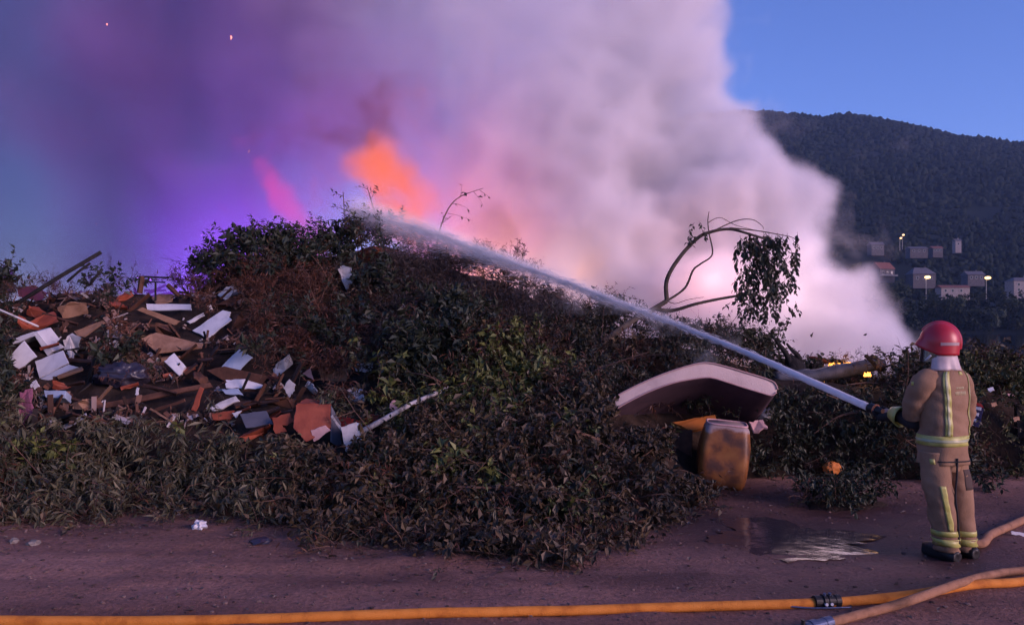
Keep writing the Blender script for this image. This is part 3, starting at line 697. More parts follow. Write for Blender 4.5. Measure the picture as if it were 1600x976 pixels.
branch_px([(1120, 545, 11.9), (1150, 520, 11.8), (1180, 515, 11.8), (1210, 530, 11.8)], 'leafy branch lying below the hanging clump beside the jet', 'small', 0.016, 16, 0.30, 13)
branch_px([(720, 852), (800, 828), (900, 784)], 'long reddish bare stick lying across the dry brush on the ground', 'broad', 0.010, 3, 0.2, 14, bare=True)
for i, (a, b, lab) in enumerate((((640, 845), (720, 835), 'dry brown twig lying flat before the middle foot of the heap'), ((690, 860), (790, 868), 'dry leafy twig lying farthest out on the bare ground'), ((790, 850), (880, 845), 'dry brown twig beside the long reddish stick'))):
    branch_px([g_at(*a, 0.03), g_at((a[0] + b[0]) / 2, (a[1] + b[1]) / 2 - 6, 0.08), g_at(*b, 0.02)] if False else [(*a, g_at(*a, 0.03).y), ((a[0] + b[0]) / 2, (a[1] + b[1]) / 2 - 4, g_at(*b, 0.03).y + .05), (*b, g_at(*b, 0.03).y)], lab, 'broad', 0.009, 9, 0.28, 30 + i)
branch_px([(840, 655, 8.6), (868, 645, 8.5), (878, 668, 8.4), (880, 690, 8.4)], 'curved pale bark branch hooked over the brush', 'broad', 0.022, 2, 0.2, 40, bare=True)
branch_px([(975, 690, 8.3), (962, 712, 8.2), (980, 745, 8.0)], 'thin pale twig hanging down the brush left of the drum', 'broad', 0.010, 2, 0.15, 41, bare=True)
branch_px([(592, 706, 8.5), (625, 703, 8.4), (657, 701, 8.5)], 'reddish peeled stick lying level in the middle brush', 'broad', 0.013, 2, 0.15, 42, bare=True)

# ------------------------------------------------------------------ boards, panels and scrap
def stop2(a, b): return [(0.3, a), (0.7, b)]
M_white = mat_var('white_board', [(0.25, (0.30, 0.30, 0.34)), (0.45, (0.48, 0.48, 0.52)), (0.8, (0.56, 0.56, 0.60))], scale=7, rough=0.55, spec=0.4, detail=8)
M_dirty = mat_var('dirty_white_board', [(0.3, (0.24, 0.22, 0.22)), (0.5, (0.45, 0.43, 0.43)), (0.75, (0.58, 0.55, 0.55))], scale=7, rough=0.7, detail=8)
M_blue = mat_var('blue_grey_board', stop2((0.22, 0.27, 0.36), (0.30, 0.36, 0.46)), scale=4, rough=0.5)
M_brown = mat_var('chipboard', [(0.3, (0.17, 0.085, 0.05)), (0.5, (0.26, 0.14, 0.085)), (0.75, (0.33, 0.19, 0.12))], scale=8, rough=0.85, bump=0.3)
M_dkwood = mat_var('dark_wood', [(0.3, (0.04, 0.018, 0.012)), (0.6, (0.10, 0.042, 0.026)), (0.8, (0.15, 0.065, 0.04))], scale=6, rough=0.8, bump=0.3)
M_redwood = mat_var('red_brown_veneer', [(0.3, (0.17, 0.035, 0.02)), (0.6, (0.27, 0.065, 0.035)), (0.8, (0.33, 0.10, 0.06))], scale=5, rough=0.6, bump=0.15)
M_bagblk = mat_var('dark_plastic', stop2((0.018, 0.016, 0.028), (0.035, 0.03, 0.05)), scale=5, rough=0.35, spec=0.5)
M_slab = mat_var('slate_blue_panel', stop2((0.06, 0.065, 0.09), (0.09, 0.09, 0.12)), scale=5, rough=0.5)
M_pink = mat_var('pink_foam', [(0.3, (0.42, 0.24, 0.24)), (0.7, (0.55, 0.34, 0.33))], scale=6, rough=0.9, bump=0.3)
M_orange = mat_var('orange_panel', [(0.3, (0.38, 0.11, 0.02)), (0.7, (0.52, 0.17, 0.035))], scale=5, rough=0.7)
M_char = mat_var('charred_wood', [(0.3, (0.008, 0.007, 0.008)), (0.6, (0.022, 0.018, 0.018)), (0.85, (0.05, 0.04, 0.04))], scale=12, rough=0.9, bump=0.8)
M_wetlog = mat_var('wet_grey_trunk', [(0.3, (0.05, 0.05, 0.06)), (0.6, (0.10, 0.10, 0.12)), (0.8, (0.16, 0.155, 0.17))], scale=9, rough=0.55, bump=0.6)
M_pale = mat_var('pale_bark', [(0.35, (0.12, 0.11, 0.11)), (0.5, (0.36, 0.34, 0.34)), (0.75, (0.5, 0.47, 0.46))], scale=10, rough=0.85, bump=0.3)

def slab_vf(quad, dY, thick, Y, jag=0.0, seed=0, bend=0.0):
    r = random.Random(seed)
    P = [at(px, py, Y + d) for (px, py), d in zip(quad, dY)]
    Q = []
    for i, p in enumerate(P):                                 # worn, slightly uneven outline
        q = P[(i + 1) % len(P)]; Q.append(p)
        n = 3 if jag else 0
        for k in range(n):
            t = (k + 1) / (n + 1); m = p.lerp(q, t) + Vector((r.gauss(0, jag), 0, r.gauss(0, jag))); Q.append(m)
    nrm = (P[1] - P[0]).cross(P[2] - P[0]).normalized()
    if nrm.y < 0: nrm = -nrm
    k = len(Q); v = Q + [q + nrm * thick for q in Q]
    f = [tuple(range(k)), tuple(reversed(range(k, 2 * k)))] + [(i, i + k, (i + 1) % k + k, (i + 1) % k) for i in range(k)]
    return v, f
def finish(o, w=0.004):
    b = o.modifiers.new('worn_edge', 'BEVEL'); b.width = w; b.segments = 1; b.limit_method = 'ANGLE'
    return o
def slab(name, label, cat, quad, mat, dY=None, thick=0.022, lift=0.12, jag=0.0035, seed=0, group=None, parent=None, Y=None):
    cx = sum(q[0] for q in quad) / len(quad); cy_ = sum(q[1] for q in quad) / len(quad)
    if Y is None: Y = hit(cx, cy_).y - lift - 0.12
    OCC.append((min(q[0] for q in quad), max(q[0] for q in quad), min(q[1] for q in quad), max(q[1] for q in quad), Y))
    v, f = slab_vf(quad, dY or [0] * len(quad), thick, Y, jag, seed)
    c = sum(v, Vector()) / len(v)
    if parent is None:
        o = mesh(name, [p - c for p in v], f, mat); o.location = c; finish(o, min(0.004, thick * 0.3)); prop(o, label, cat, group)
    else:
        o = mesh(name, [p - parent.location for p in v], f, mat, parent); finish(o, min(0.004, thick * 0.3))
    o.data.polygons.foreach_set('use_smooth', [False] * len(o.data.polygons))
    return o
def lump_at(name, label, cat, px, py, rad, mat, seed, amp=.55):
    p = hit(px, py) + Vector((0, -.30, .03)); bm = bmesh.new(); bmesh.ops.create_icosphere(bm, subdivisions=4, radius=1.0)
    for w in bm.verts:
        c = w.co.copy(); k = 1 + amp * (0.3 - abs(mnoise.noise(c * 1.5 + Vector((seed, 0, 0))))) + amp * .7 * (0.25 - abs(mnoise.noise(c * 3.7 + Vector((0, seed, 0)))))
        w.co = Vector((c.x * rad[0] * k, c.y * rad[1] * k, c.z * rad[2] * k))
    o = from_bm(name, bm, mat, None, True); o.location = p; prop(o, label, cat); sx = rad[0] / p.y * F_PX; sy = rad[2] / p.y * F_PX
    OCC.append((px - sx * .8, px + sx * .8, py - sy * .8, py + sy * .8, p.y)); return o
def thing_at(name, label, cat, px, py, lift=0.1, group=None):
    t = empty(name, hit(px, py) + Vector((0, -lift, 0))); prop(t, label, cat, group); return t

slab('square_board', 'bright white square board standing on its corner in front of the open drawer', 'board', [(9, 563), (37, 532), (57, 557), (29, 576)], M_white, [0, .05, .05, 0], 0.03, lift=0.45)
t = thing_at('drawer', 'open white drawer lying on its side behind the bright square board', 'drawer', 45, 540, 0.25)
Yb = t.location.y
for nm, q, d in (('top_panel', [(14, 531), (52, 518), (57, 524), (18, 538)], [0, 0, 0, 0]), ('side_panel', [(50, 519), (58, 518), (83, 549), (74, 556)], [0, 0, .05, .05])):
    slab(nm, None, None, q, M_white, d, 0.35, parent=t, Y=Yb)
slab('back_panel', None, None, [(18, 536), (55, 523), (74, 553), (40, 560)], M_dkwood, [.3] * 4, 0.015, parent=t, Y=Yb)
t = thing_at('cupboard_front', 'white cupboard front with a raised lower lip leaning beside the drawer', 'cupboard front', 85, 570, 0.35); Yb = t.location.y
slab('board', None, None, [(54, 564), (98, 547), (107, 567), (61, 590)], M_white, [0, .04, -.06, -.1], 0.025, parent=t, Y=Yb)
slab('lip', None, None, [(58, 592), (107, 569), (122, 573), (65, 598)], M_white, [-.1, -.08, -.14, -.16], 0.03, parent=t, Y=Yb)
slab('plastic_sheet', 'crumpled translucent pale sheet between the cupboard front and a chipboard strip', 'sheet', [(98, 531), (113, 520), (127, 527), (120, 548), (112, 563), (104, 552)], M_dirty, [0, .05, -.03, .06, -.05, .03], 0.008, 0.3, 0.01)
slab('chipboard_strip', 'chipboard strip with a pale edge sticking out above the crumpled sheet', 'board', [(115, 517), (161, 500), (164, 504), (124, 530)], M_brown, [0, .05, .02, -.03], 0.02, 0.2)
slab('paper_scrap', 'small bright violet white scrap wedged under the cupboard front', 'scrap', [(45, 600), (56, 593), (62, 604), (50, 609)], M_white, None, 0.01, 0.35)
slab('metal_box', 'flat grey metal box lying below the cupboard front', 'box', [(68, 609), (103, 610), (102, 622), (71, 620)], M_blue, [0, 0, -.05, -.05], 0.15, 0.3)
slab('pink_cloth', 'pinkish cloth hanging down at the left edge of the scrap', 'cloth', [(30, 612), (50, 606), (52, 650), (26, 662)], mat_var('pink_cloth', stop2((0.16, 0.05, 0.09), (0.26, 0.09, 0.14)), rough=0.95, bump=0.6), [0, .03, -.04, 0], 0.02, 0.3, 0.015)
slab('white_plank', 'level white plank lying near the top of the scrap slope', 'plank', [(228, 474), (298, 475), (299, 484), (230, 484)], M_white, [0, .05, 0, -.05], 0.03, 0.25)
slab('white_board', 'large white board with a broken corner leaning on the slope', 'board', [(300, 516), (348, 484), (361, 487), (357, 494), (362, 499), (324, 528)], M_white, [0, .15, .12, .1, .05, -.12], 0.022, 0.3)
slab('narrow_strip', 'narrow pale strip lying parallel to the broken white board', 'strip', [(291, 502), (318, 488), (320, 493), (297, 505)], M_dirty, [0, .1, .08, -.03], 0.015, 0.2)
slab('chipboard', 'wide tan chipboard sheet lying above the white tile', 'board', [(220, 528), (244, 519), (318, 537), (314, 543), (246, 551)], M_brown, [0, .15, .1, -.05, -.12], 0.02, 0.3)
slab('white_tile', 'square white tile tipped on its corner under the tan chipboard', 'tile', [(256, 564), (272, 551), (290, 572), (280, 587)], M_white, [0, .06, .02, -.05], 0.07, 0.35)
slab('blue_board', 'blue grey board slanting up to the right', 'board', [(337, 580), (374, 545), (395, 558), (364, 587)], M_blue, [0, .12, .1, -.04], 0.022, 0.4)
slab('dark_board', 'dark reddish board behind the blue grey board', 'board', [(322, 578), (350, 572), (420, 588), (405, 604), (352, 596)], M_dkwood, [0.1] * 5, 0.02, 0.2)
slab('torn_board', 'torn pinkish white board tapering to a point', 'board', [(352, 593), (382, 592), (423, 605), (388, 607), (353, 606)], M_pink if False else M_white, [0, .02, .05, -.03, -.05], 0.02, 0.35, 0.006)
slab('broken_batten', 'broken pale batten below the torn board', 'batten', [(321, 637), (368, 618), (374, 626), (335, 641)], M_dirty, [0, .05, .02, -.04], 0.03, 0.3, 0.006)
slab('dangling_scrap', 'grey white scrap with a hole hanging beside the torn board', 'scrap', [(442, 605), (452, 592), (462, 601), (458, 612), (452, 621)], M_dirty, None, 0.012, 0.3, 0.005)
slab('bent_sheet', 'bluish bent sheet under the torn board', 'sheet', [(346, 608), (372, 606), (380, 617), (352, 615)], M_blue, [0, 0, -.05, -.05], 0.012, 0.33)
slab('orange_board', 'short orange brown board at the lower edge of the scrap', 'board', [(329, 645), (366, 641), (360, 655), (333, 656)], M_redwood, None, 0.025, 0.3)
slab('white_chip', 'white corner chip beside the short orange brown board', 'scrap', [(362, 645), (378, 641), (368, 653)], M_white, None, 0.012, 0.35)
slab('long_plank', 'long dark brown plank lying along the foot of the scrap', 'plank', [(160, 629), (328, 597), (332, 604), (165, 637)], M_dkwood, [0, .2, .18, -.02], 0.03, 0.25)
slab('sloping_plank', 'brown plank sloping down below the level white plank', 'plank', [(213, 484), (222, 480), (282, 502), (272, 508)], M_brown, [0, 0, 0, 0], 0.02, 0.25)
slab('tall_batten', 'reddish batten standing up out of the low brush', 'batten', [(298, 640), (312, 604), (318, 607), (306, 642)], M_redwood, None, 0.03, 0.35)
slab('white_peg', 'tiny upright white peg over the long dark plank', 'peg', [(211, 616), (214, 605), (217, 606), (214, 618)], M_white, None, 0.02, 0.4)
lump_at('plastic_bag', 'dark bluish plastic bag sagging beside the white tile', 'bag', 208, 588, (.30, .2, .15), M_bagblk, 3.0, .8)
slab('slate_panel', 'slate blue panel sunk into the brush left of the red cabinet', 'panel', [(374, 646), (416, 641), (427, 662), (384, 668)], M_slab, [0, .03, -.04, -.06], 0.03, 0.25)
slab('splintered_board', 'splintered orange brown board touching the red cabinet', 'board', [(425, 652), (452, 645), (462, 660), (440, 664), (448, 674), (430, 677)], M_redwood, None, 0.025, 0.3, 0.008)
t = thing_at('cabinet', 'red brown veneered cabinet lying tilted in the brush', 'cabinet', 488, 670, 0.35); Yb = t.location.y
slab('front_panel', None, None, [(462, 632), (516, 631), (517, 668), (478, 690), (458, 668)], M_redwood, [0, .04, 0, -.08, -.05], 0.02, parent=t, Y=Yb)
slab('top_panel', None, None, [(464, 630), (478, 622), (516, 626), (517, 632)], M_redwood, [0, .3, .35, .05], 0.02, parent=t, Y=Yb)
slab('side_panel', None, None, [(517, 632), (533, 660), (533, 700), (517, 690)], M_slab, [.05, .12, .1, -.02], 0.02, parent=t, Y=Yb)
slab('torn_edge', None, None, [(485, 672), (508, 664), (517, 672), (490, 690)], M_pink, [-.05] * 4, 0.012, parent=t, Y=Yb)
slab('red_board', 'bright red board behind the pale carton', 'board', [(520, 650), (545, 652), (566, 660), (558, 672), (528, 668)], mat_var('red_paint', stop2((0.28, 0.02, 0.015), (0.38, 0.045, 0.03)), rough=0.5), [.05] * 5, 0.02, 0.2)
t = thing_at('carton', 'pale blue white carton standing right of the red cabinet', 'carton', 548, 685, 0.35); Yb = t.location.y
slab('front_panel', None, None, [(532, 667), (557, 659), (562, 688), (540, 706)], M_dirty, [0, .02, 0, -.03], 0.012, parent=t, Y=Yb)
slab('side_panel', None, None, [(557, 659), (566, 662), (568, 684), (562, 688)], M_blue, [.02, .2, .18, 0], 0.012, parent=t, Y=Yb)
slab('thin_lath', 'thin pale lath leaning between cabinet and carton', 'lath', [(516, 650), (519, 648), (535, 670), (532, 672)], M_pale, None, 0.015, 0.45)
slab('pink_foam', 'rounded pink foam scrap poking out of the brush', 'foam', [(609, 630), (614, 625), (622, 627), (622, 648), (611, 656), (607, 648)], M_pink, [0, 0, 0, -.02, -.02, 0], 0.06, 0.3)
slab('pink_scrap', 'pink triangular scrap high above the red cabinet', 'scrap', [(472, 583), (485, 575), (490, 594)], M_pink, None, 0.012, 0.3)
slab('hanging_sheet', 'pale bluish sheet hanging near the top of the heap', 'sheet', [(527, 420), (536, 414), (549, 418), (551, 440), (541, 453)], M_dirty, [0, .05, 0, -.03, -.05], 0.012, 0.45, 0.008)
slab('yellow_scrap', 'dull yellowish scrap caught in the middle of the slope', 'scrap', [(556, 497), (572, 489), (588, 488), (580, 502), (564, 507)], mat_var('yellowish_plastic', stop2((0.30, 0.27, 0.17), (0.40, 0.36, 0.24)), rough=0.6), [0, .03, .05, -.02, -.03], 0.012, 0.4, 0.006)
slab('white_splinter', 'thin white splinter in the dark brush below the carton', 'splinter', [(604, 752), (608, 750), (614, 756), (611, 757)], M_white, None, 0.01, 0.45)
slab('orange_lath', 'orange lit lath lying left of the drum', 'lath', [(900, 676), (902, 673), (938, 684), (937, 688)], M_brown, None, 0.02, 0.5)
lump_at('torn_bag', 'blue white torn bag beneath the right end of the mattress', 'bag', 1182, 645, (.11, .08, .08), M_dirty, 7.0, .8)
slab('pink_rag', 'pinkish rag lying under the blue white torn bag', 'rag', [(1170, 658), (1192, 655), (1200, 668), (1178, 674)], M_pink, [0, .05, -.05, 0], 0.03, 0.4, 0.01)
lump_at('orange_rag', 'crumpled orange scrap lying at the foot of the dark right hand brush', 'scrap', 1285, 728, (.10, .05, .07), M_orange, 5.0, .5)
# broken sheets of board and veneer, larger pieces between the named ones
lb = random.Random(91); kinds_ = [(M_redwood, 'broken red brown veneer sheet jutting from the scrap slope', 'broken_veneer', 'veneer'), (M_dkwood, 'broken dark wooden board jutting from the scrap slope', 'broken_board', 'board'), (M_brown, 'broken tan chipboard piece jutting from the scrap slope', 'broken_chipboard', 'chipboard'), (M_dirty, 'broken dirty white board jutting from the scrap slope', 'broken_board', 'board')]
for i in range(90):
    px = lb.uniform(10, 590); py = lb.uniform(455, 645) if px < 380 else lb.uniform(560, 690)
    if any(a - 4 < px < b + 4 and c - 4 < py < d + 4 for a, b, c, d, _ in OCC): continue
    m_, lab, nm, ct = kinds_[lb.choice((0, 0, 0, 1, 1, 1, 2, 2, 3))]
    w, h = lb.uniform(10, 26), lb.uniform(5, 13); a = lb.uniform(-.9, .7); ca, sa = math.cos(a), math.sin(a)
    q = [(px + x * ca - y * sa, py + x * sa + y * ca) for x, y in ((-w, -h * lb.uniform(.3, 1)), (lb.uniform(-.3, .3) * w, -h), (w, -h * lb.uniform(.2, 1)), (w * lb.uniform(.6, 1), h), (-w * lb.uniform(.6, 1), h * lb.uniform(.4, 1)))]
    slab(nm, lab, ct, q, m_, [lb.gauss(0, .10) for _ in q], lb.uniform(.01, .025), lb.uniform(-.05, .12), .007, i, lab + ' group' if False else ct + ' pieces on the scrap slope')
# loose red brown laths and battens littering the scrap slope
lr = random.Random(33)
for i in range(64):
    px = lr.uniform(40, 460); py = lr.uniform(450, 655)
    if px > 380: py = lr.uniform(590, 660)
    L_ = lr.uniform(18, 60); a = lr.gauss(-0.15, 0.5); w = lr.uniform(2.0, 5.0)
    dx, dy = math.cos(a) * L_ / 2, math.sin(a) * L_ / 2; nx, ny = -math.sin(a) * w / 2, math.cos(a) * w / 2
    slab('loose_lath', 'narrow reddish brown lath lying loose on the scrap slope', 'lath', [(px - dx - nx, py - dy - ny), (px + dx - nx, py + dy - ny), (px + dx + nx, py + dy + ny), (px - dx + nx, py - dy + ny)], lr.choice((M_dkwood, M_dkwood, M_dkwood, M_char, M_redwood, M_brown)), [0, lr.gauss(0, .15), lr.gauss(0, .15), 0], 0.02, lr.uniform(-0.05, 0.25), 0.003, i, 'loose laths on the scrap slope')
# poles and the broken chair on the left ridge
def pole(name, label, pts, r, mat, cat='pole', r1=None):
    P = [at(*q) for q in pts]; b = P[0]; v, f = [], []
    tube(v, f, [p - b for p in P], [r + ((r1 or r) - r) * i / (len(P) - 1) for i in range(len(P))], 7)
    o = mesh(name, v, f, mat, smooth=True); o.location = b; prop(o, label, cat); return o
pole('pole', 'thick dark pole pointing up to the right from the left ridge', [(30, 472, 12.0), (95, 431, 12.3), (158, 394, 12.6)], 0.032, M_char)
pole('pole', 'shorter dark pole beside the thick one on the left ridge', [(105, 440, 12.4), (122, 425, 12.5), (141, 411, 12.6)], 0.02, M_char)
pole('pole', 'stubby dark stick on the left ridge behind the poles', [(140, 445, 12.5), (160, 420, 12.6)], 0.022, M_char)
pole('pole', 'thin dark crosswise stick on the left ridge', [(128, 428, 12.9), (140, 445, 12.8)], 0.012, M_char)
pole('white_rod', 'thin white rod slanting down at the left edge of the heap', [(-20, 476, 11.0), (0, 484, 11.0), (60, 510, 10.9)], 0.014, M_dirty, 'rod')
t = empty('broken_chair', at(240, 470, 13.2)); prop(t, 'upturned broken chair frame silhouetted on the left ridge', 'chair')
def chair_bar(name, a, b, r, mat):
    v, f = [], []; tube(v, f, [at(*a) - t.location, at(*b) - t.location], [r, r], 6); mesh(name, v, f, mat, t)
chair_bar('leg', (218, 458, 13.2), (222, 431, 13.2), 0.045, M_dkwood)
chair_bar('rail', (222, 432, 13.2), (264, 434, 13.2), 0.018, M_char)
chair_bar('rail', (226, 440, 13.15), (258, 441, 13.15), 0.014, M_char)
chair_bar('leg', (243, 441, 13.15), (243, 470, 13.15), 0.016, M_char)
chair_bar('leg', (262, 445, 13.2), (285, 468, 13.2), 0.04, M_dkwood)
pole('pale_log', 'slim pale barked log showing through the middle brush', [(558, 678, 8.75), (600, 655, 8.8), (640, 632, 9.0), (700, 606, 9.4)], 0.035, M_pale, 'log', 0.025)

# ------------------------------------------------------------------ the bent mattress
def mattress():
    top = [(957, 621), (975, 610), (1010, 593), (1045, 579), (1085, 567), (1108, 565), (1135, 571), (1165, 580), (1195, 589), (1210, 596), (1215, 607)]
    bot = [(963, 640), (980, 630), (1012, 614), (1050, 600), (1085, 593), (1110, 591), (1135, 598), (1163, 607), (1190, 615), (1205, 619), (1213, 614)]
    Yf = 9.15; b = at(1085, 640, Yf); t = empty('mattress', b); prop(t, 'pale pink mattress bent like a tent and propped on the brush', 'mattress')
    back = Vector((0.0, 1.15, -0.62)); n = len(top)
    T = [at(x, y, Yf) - b for x, y in top]; B = [at(x, y, Yf) - b for x, y in bot]
    v, f = [], []
    rows = 9
    for j in range(rows):
        s = j / (rows - 1); o = back * s
        inset = 0.0
        for p in T: v.append(p + o)
        for p in B: v.append(p + o)
    m = 2 * n
    for j in range(rows - 1):
        for i in range(n - 1):
            a = j * m + i; f.append((a, a + 1, a + 1 + m, a + m))
            c = j * m + n + i; f.append((c, c + m, c + 1 + m, c + 1))
        f.append((j * m, j * m + m, j * m + n + m, j * m + n)); e = j * m + n - 1; f.append((e, e + n, e + n + m, e + m))
    nb = len(f)
    for i in range(n - 1):
        f.append((i, i + n, i + 1 + n, i + 1)); k = (rows - 1) * m + i; f.append((k, k + 1, k + 1 + n, k + n))
    o = mesh('padding', v, f, mat_var('mattress_cloth', [(0.3, (0.40, 0.31, 0.30)), (0.5, (0.52, 0.41, 0.39)), (0.75, (0.57, 0.46, 0.44))], scale=2.5, detail=8, rough=0.9, bump=0.25, bscale=60), t)
    bm = bmesh.new(); bm.from_mesh(o.data); bmesh.ops.recalc_face_normals(bm, faces=bm.faces[:]); bm.to_mesh(o.data); bm.free()
    bv = o.modifiers.new('soft_edge', 'BEVEL'); bv.width = 0.025; bv.segments = 3; bv.limit_method = 'ANGLE'; bv.angle_limit = R(50)
    o.data.polygons.foreach_set('use_smooth', [True] * len(o.data.polygons))
    pad = o
    M_pip = mat_var('piping', stop2((0.32, 0.2, 0.2), (0.4, 0.26, 0.26)), rough=0.9)
    for row, dz in ((T, -0.012), (B, 0.012)):
        v, f = [], []; tube(v, f, [p + Vector((0, -0.006, dz)) for p in spline(row, 3)], [0.009] * (3 * (n - 1) + 1), 6); mesh('piping', v, f, M_pip, t, True)
    # underside faces coloured dark, painting in the shade beneath the mattress
    o.data.materials.append(mat_var('underside_shade', stop2((0.04, 0.02, 0.032), (0.07, 0.036, 0.05)), scale=5, rough=0.95))
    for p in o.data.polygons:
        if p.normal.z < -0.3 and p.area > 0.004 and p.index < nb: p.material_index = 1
mattress()

# ------------------------------------------------------------------ the dented drum and the orange panel behind it
def mat_drum():
    m, n, l = new_mat('stained_orange_plastic')
    out = nd(n, 'ShaderNodeOutputMaterial'); b = nd(n, 'ShaderNodeBsdfPrincipled'); b.inputs['Roughness'].default_value = 0.5
    tc = nd(n, 'ShaderNodeTexCoord'); no = nd(n, 'ShaderNodeTexNoise'); no.inputs['Scale'].default_value = 5; no.inputs['Detail'].default_value = 7; l.new(tc.outputs['Object'], no.inputs['Vector'])
    rp = ramp(n, [(0.30, (0.03, 0.012, 0.008)), (0.44, (0.09, 0.030, 0.010)), (0.56, (0.20, 0.068, 0.013)), (0.75, (0.27, 0.11, 0.025))]); l.new(no.outputs['Fac'], rp.inputs[0])
    sp = nd(n, 'ShaderNodeSeparateXYZ'); l.new(tc.outputs['Object'], sp.inputs[0])
    ad = nd(n, 'ShaderNodeMath', operation='MULTIPLY_ADD'); ad.inputs[1].default_value = 0.28; l.new(no.outputs['Fac'], ad.inputs[0]); l.new(sp.outputs[2], ad.inputs[2])
    mr = nd(n, 'ShaderNodeMapRange'); mr.inputs[1].default_value = 0.79; mr.inputs[2].default_value = 0.83; l.new(ad.outputs[0], mr.inputs[0])
    mx = nd(n, 'ShaderNodeMix', data_type='RGBA'); l.new(mr.outputs[0], mx.inputs[0]); l.new(rp.outputs[0], mx.inputs[6]); mx.inputs[7].default_value = (0.30, 0.22, 0.20, 1)
    l.new(mx.outputs[2], b.inputs['Base Color'])
    bp = nd(n, 'ShaderNodeBump'); bp.inputs['Strength'].default_value = 0.35; bp.inputs['Distance'].default_value = 0.03; l.new(no.outputs['Fac'], bp.inputs['Height']); l.new(bp.outputs[0], b.inputs['Normal'])
    l.new(b.outputs[0], out.inputs['Surface']); return m
def drum():
    Yd = 9.1; base = at(1126, 758, Yd); t = empty('drum', base, (0.05, 0.07, 0.3)); prop(t, 'dented orange yellow plastic drum standing on the wet ground under the mattress', 'drum')
    v, f = [], []; N, Mz = 40, 14
    sc = Yd / F_PX
    for j in range(Mz + 1):
        s = j / Mz; z = s * 98 * sc
        half = (41 + 6 * math.sin(s * math.pi) - 3 * s) * sc
        cx = (-2 + 3 * s) * sc
        for k in range(N):
            a = 2 * math.pi * k / N; ca, sa = math.cos(a + 0.5), math.sin(a + 0.5)
            e = 0.42; x = math.copysign(abs(ca) ** e, ca); y = math.copysign(abs(sa) ** e, sa)
            X = (x * math.cos(-0.5) - y * math.sin(-0.5)); Yy = (x * math.sin(-0.5) + y * math.cos(-0.5))
            dent = 1 - 0.10 * math.exp(-((a - 4.2) ** 2) / 0.12 - ((s - 0.55) ** 2) / 0.05) + 0.03 * mnoise.noise(Vector((ca * 2, sa * 2, s * 4)))
            rim = 1.0 - (0.08 if j == 0 or j == Mz else 0.0)
            v.append((cx + X * half * 0.86 * dent * rim, Yy * half * 0.86 * dent * rim, z))
    for j in range(Mz):
        for k in range(N): k2 = (k + 1) % N; f.append((j * N + k, j * N + k2, (j + 1) * N + k2, (j + 1) * N + k))
    f.append(tuple(reversed(range(N)))); f.append(tuple(Mz * N + k for k in range(N)))
    mesh('shell', v, f, mat_drum(), t, True)
    vv, ff = [], []; tube(vv, ff, [Vector(v[Mz * N + k % N]) for k in range(N + 1)], [0.012] * (N + 1), 6, cap=False); mesh('rim', vv, ff, M_pink, t, True)
drum()
slab('orange_board', 'orange board wedged flat behind the top of the drum', 'board', [(1050, 659), (1117, 647), (1123, 662), (1078, 672)], M_orange, [0, .05, -.05, -.1], 0.05, Y=9.55)
slab('dark_crate', 'dark crate side in the shadow left of the drum', 'crate', [(1050, 672), (1082, 672), (1082, 735), (1058, 728)], M_dkwood, [0, 0, 0, 0], 0.3, Y=9.4)

# ------------------------------------------------------------------ striped deck cloth beside the firefighter
t = thing_at('striped_cloth', 'red edged cloth with navy and white stripes spread over the brush beside the firefighter', 'cloth', 1525, 645, 0.25); Yb = t.location.y
slab('backing', None, None, [(1508, 622), (1534, 628), (1537, 640), (1530, 668), (1506, 668)], mat_var('navy_cloth', stop2((0.012, 0.012, 0.05), (0.022, 0.022, 0.08)), rough=0.9), [.05, 0, -.02, -.05, 0], 0.012, parent=t, Y=Yb)
slab('red_edge', None, None, [(1508, 620), (1534, 627), (1538, 638), (1508, 628)], mat_var('red_cloth', stop2((0.26, 0.02, 0.025), (0.34, 0.035, 0.035)), rough=0.9), [0, -.05, -.07, -.02], 0.01, parent=t, Y=Yb)
for k in range(4):
    y = 632 + k * 9
    slab('stripe', None, None, [(1507, y), (1534 - k * 4, y + 4), (1533 - k * 4, y + 9), (1507, y + 4.5)], M_white, [-.03, -.08, -.09, -.04], 0.008, 0, 0.001, parent=t, Y=Yb)
slab('dark_crate', 'dark upright crate at the end of the olive brush', 'crate', [(1588, 632), (1604, 630), (1606, 684), (1590, 684)], M_char, None, 0.06, lift=0.1)
slab('pale_rail', 'pale flat rail lying on the olive brush', 'rail', [(1574, 614), (1590, 616), (1590, 620), (1575, 618)], M_pink, None, 0.05, 0.25)
for i, (px, py, m) in enumerate(((1548, 608, M_white), (1572, 592, M_dirty), (1553, 631, M_brown), (1556, 590, M_dirty), (1588, 654, M_brown), (1535, 590, M_dirty))):
    slab('bright_scrap', 'small pale scrap scattered in the olive brush', 'scrap', [(px - 5, py - 2), (px + 4, py - 4), (px + 6, py + 2), (px - 3, py + 4)], m, [0, .02, 0, -.02], 0.015, 0.35, 0.004, i, 'pale scraps in the olive brush')

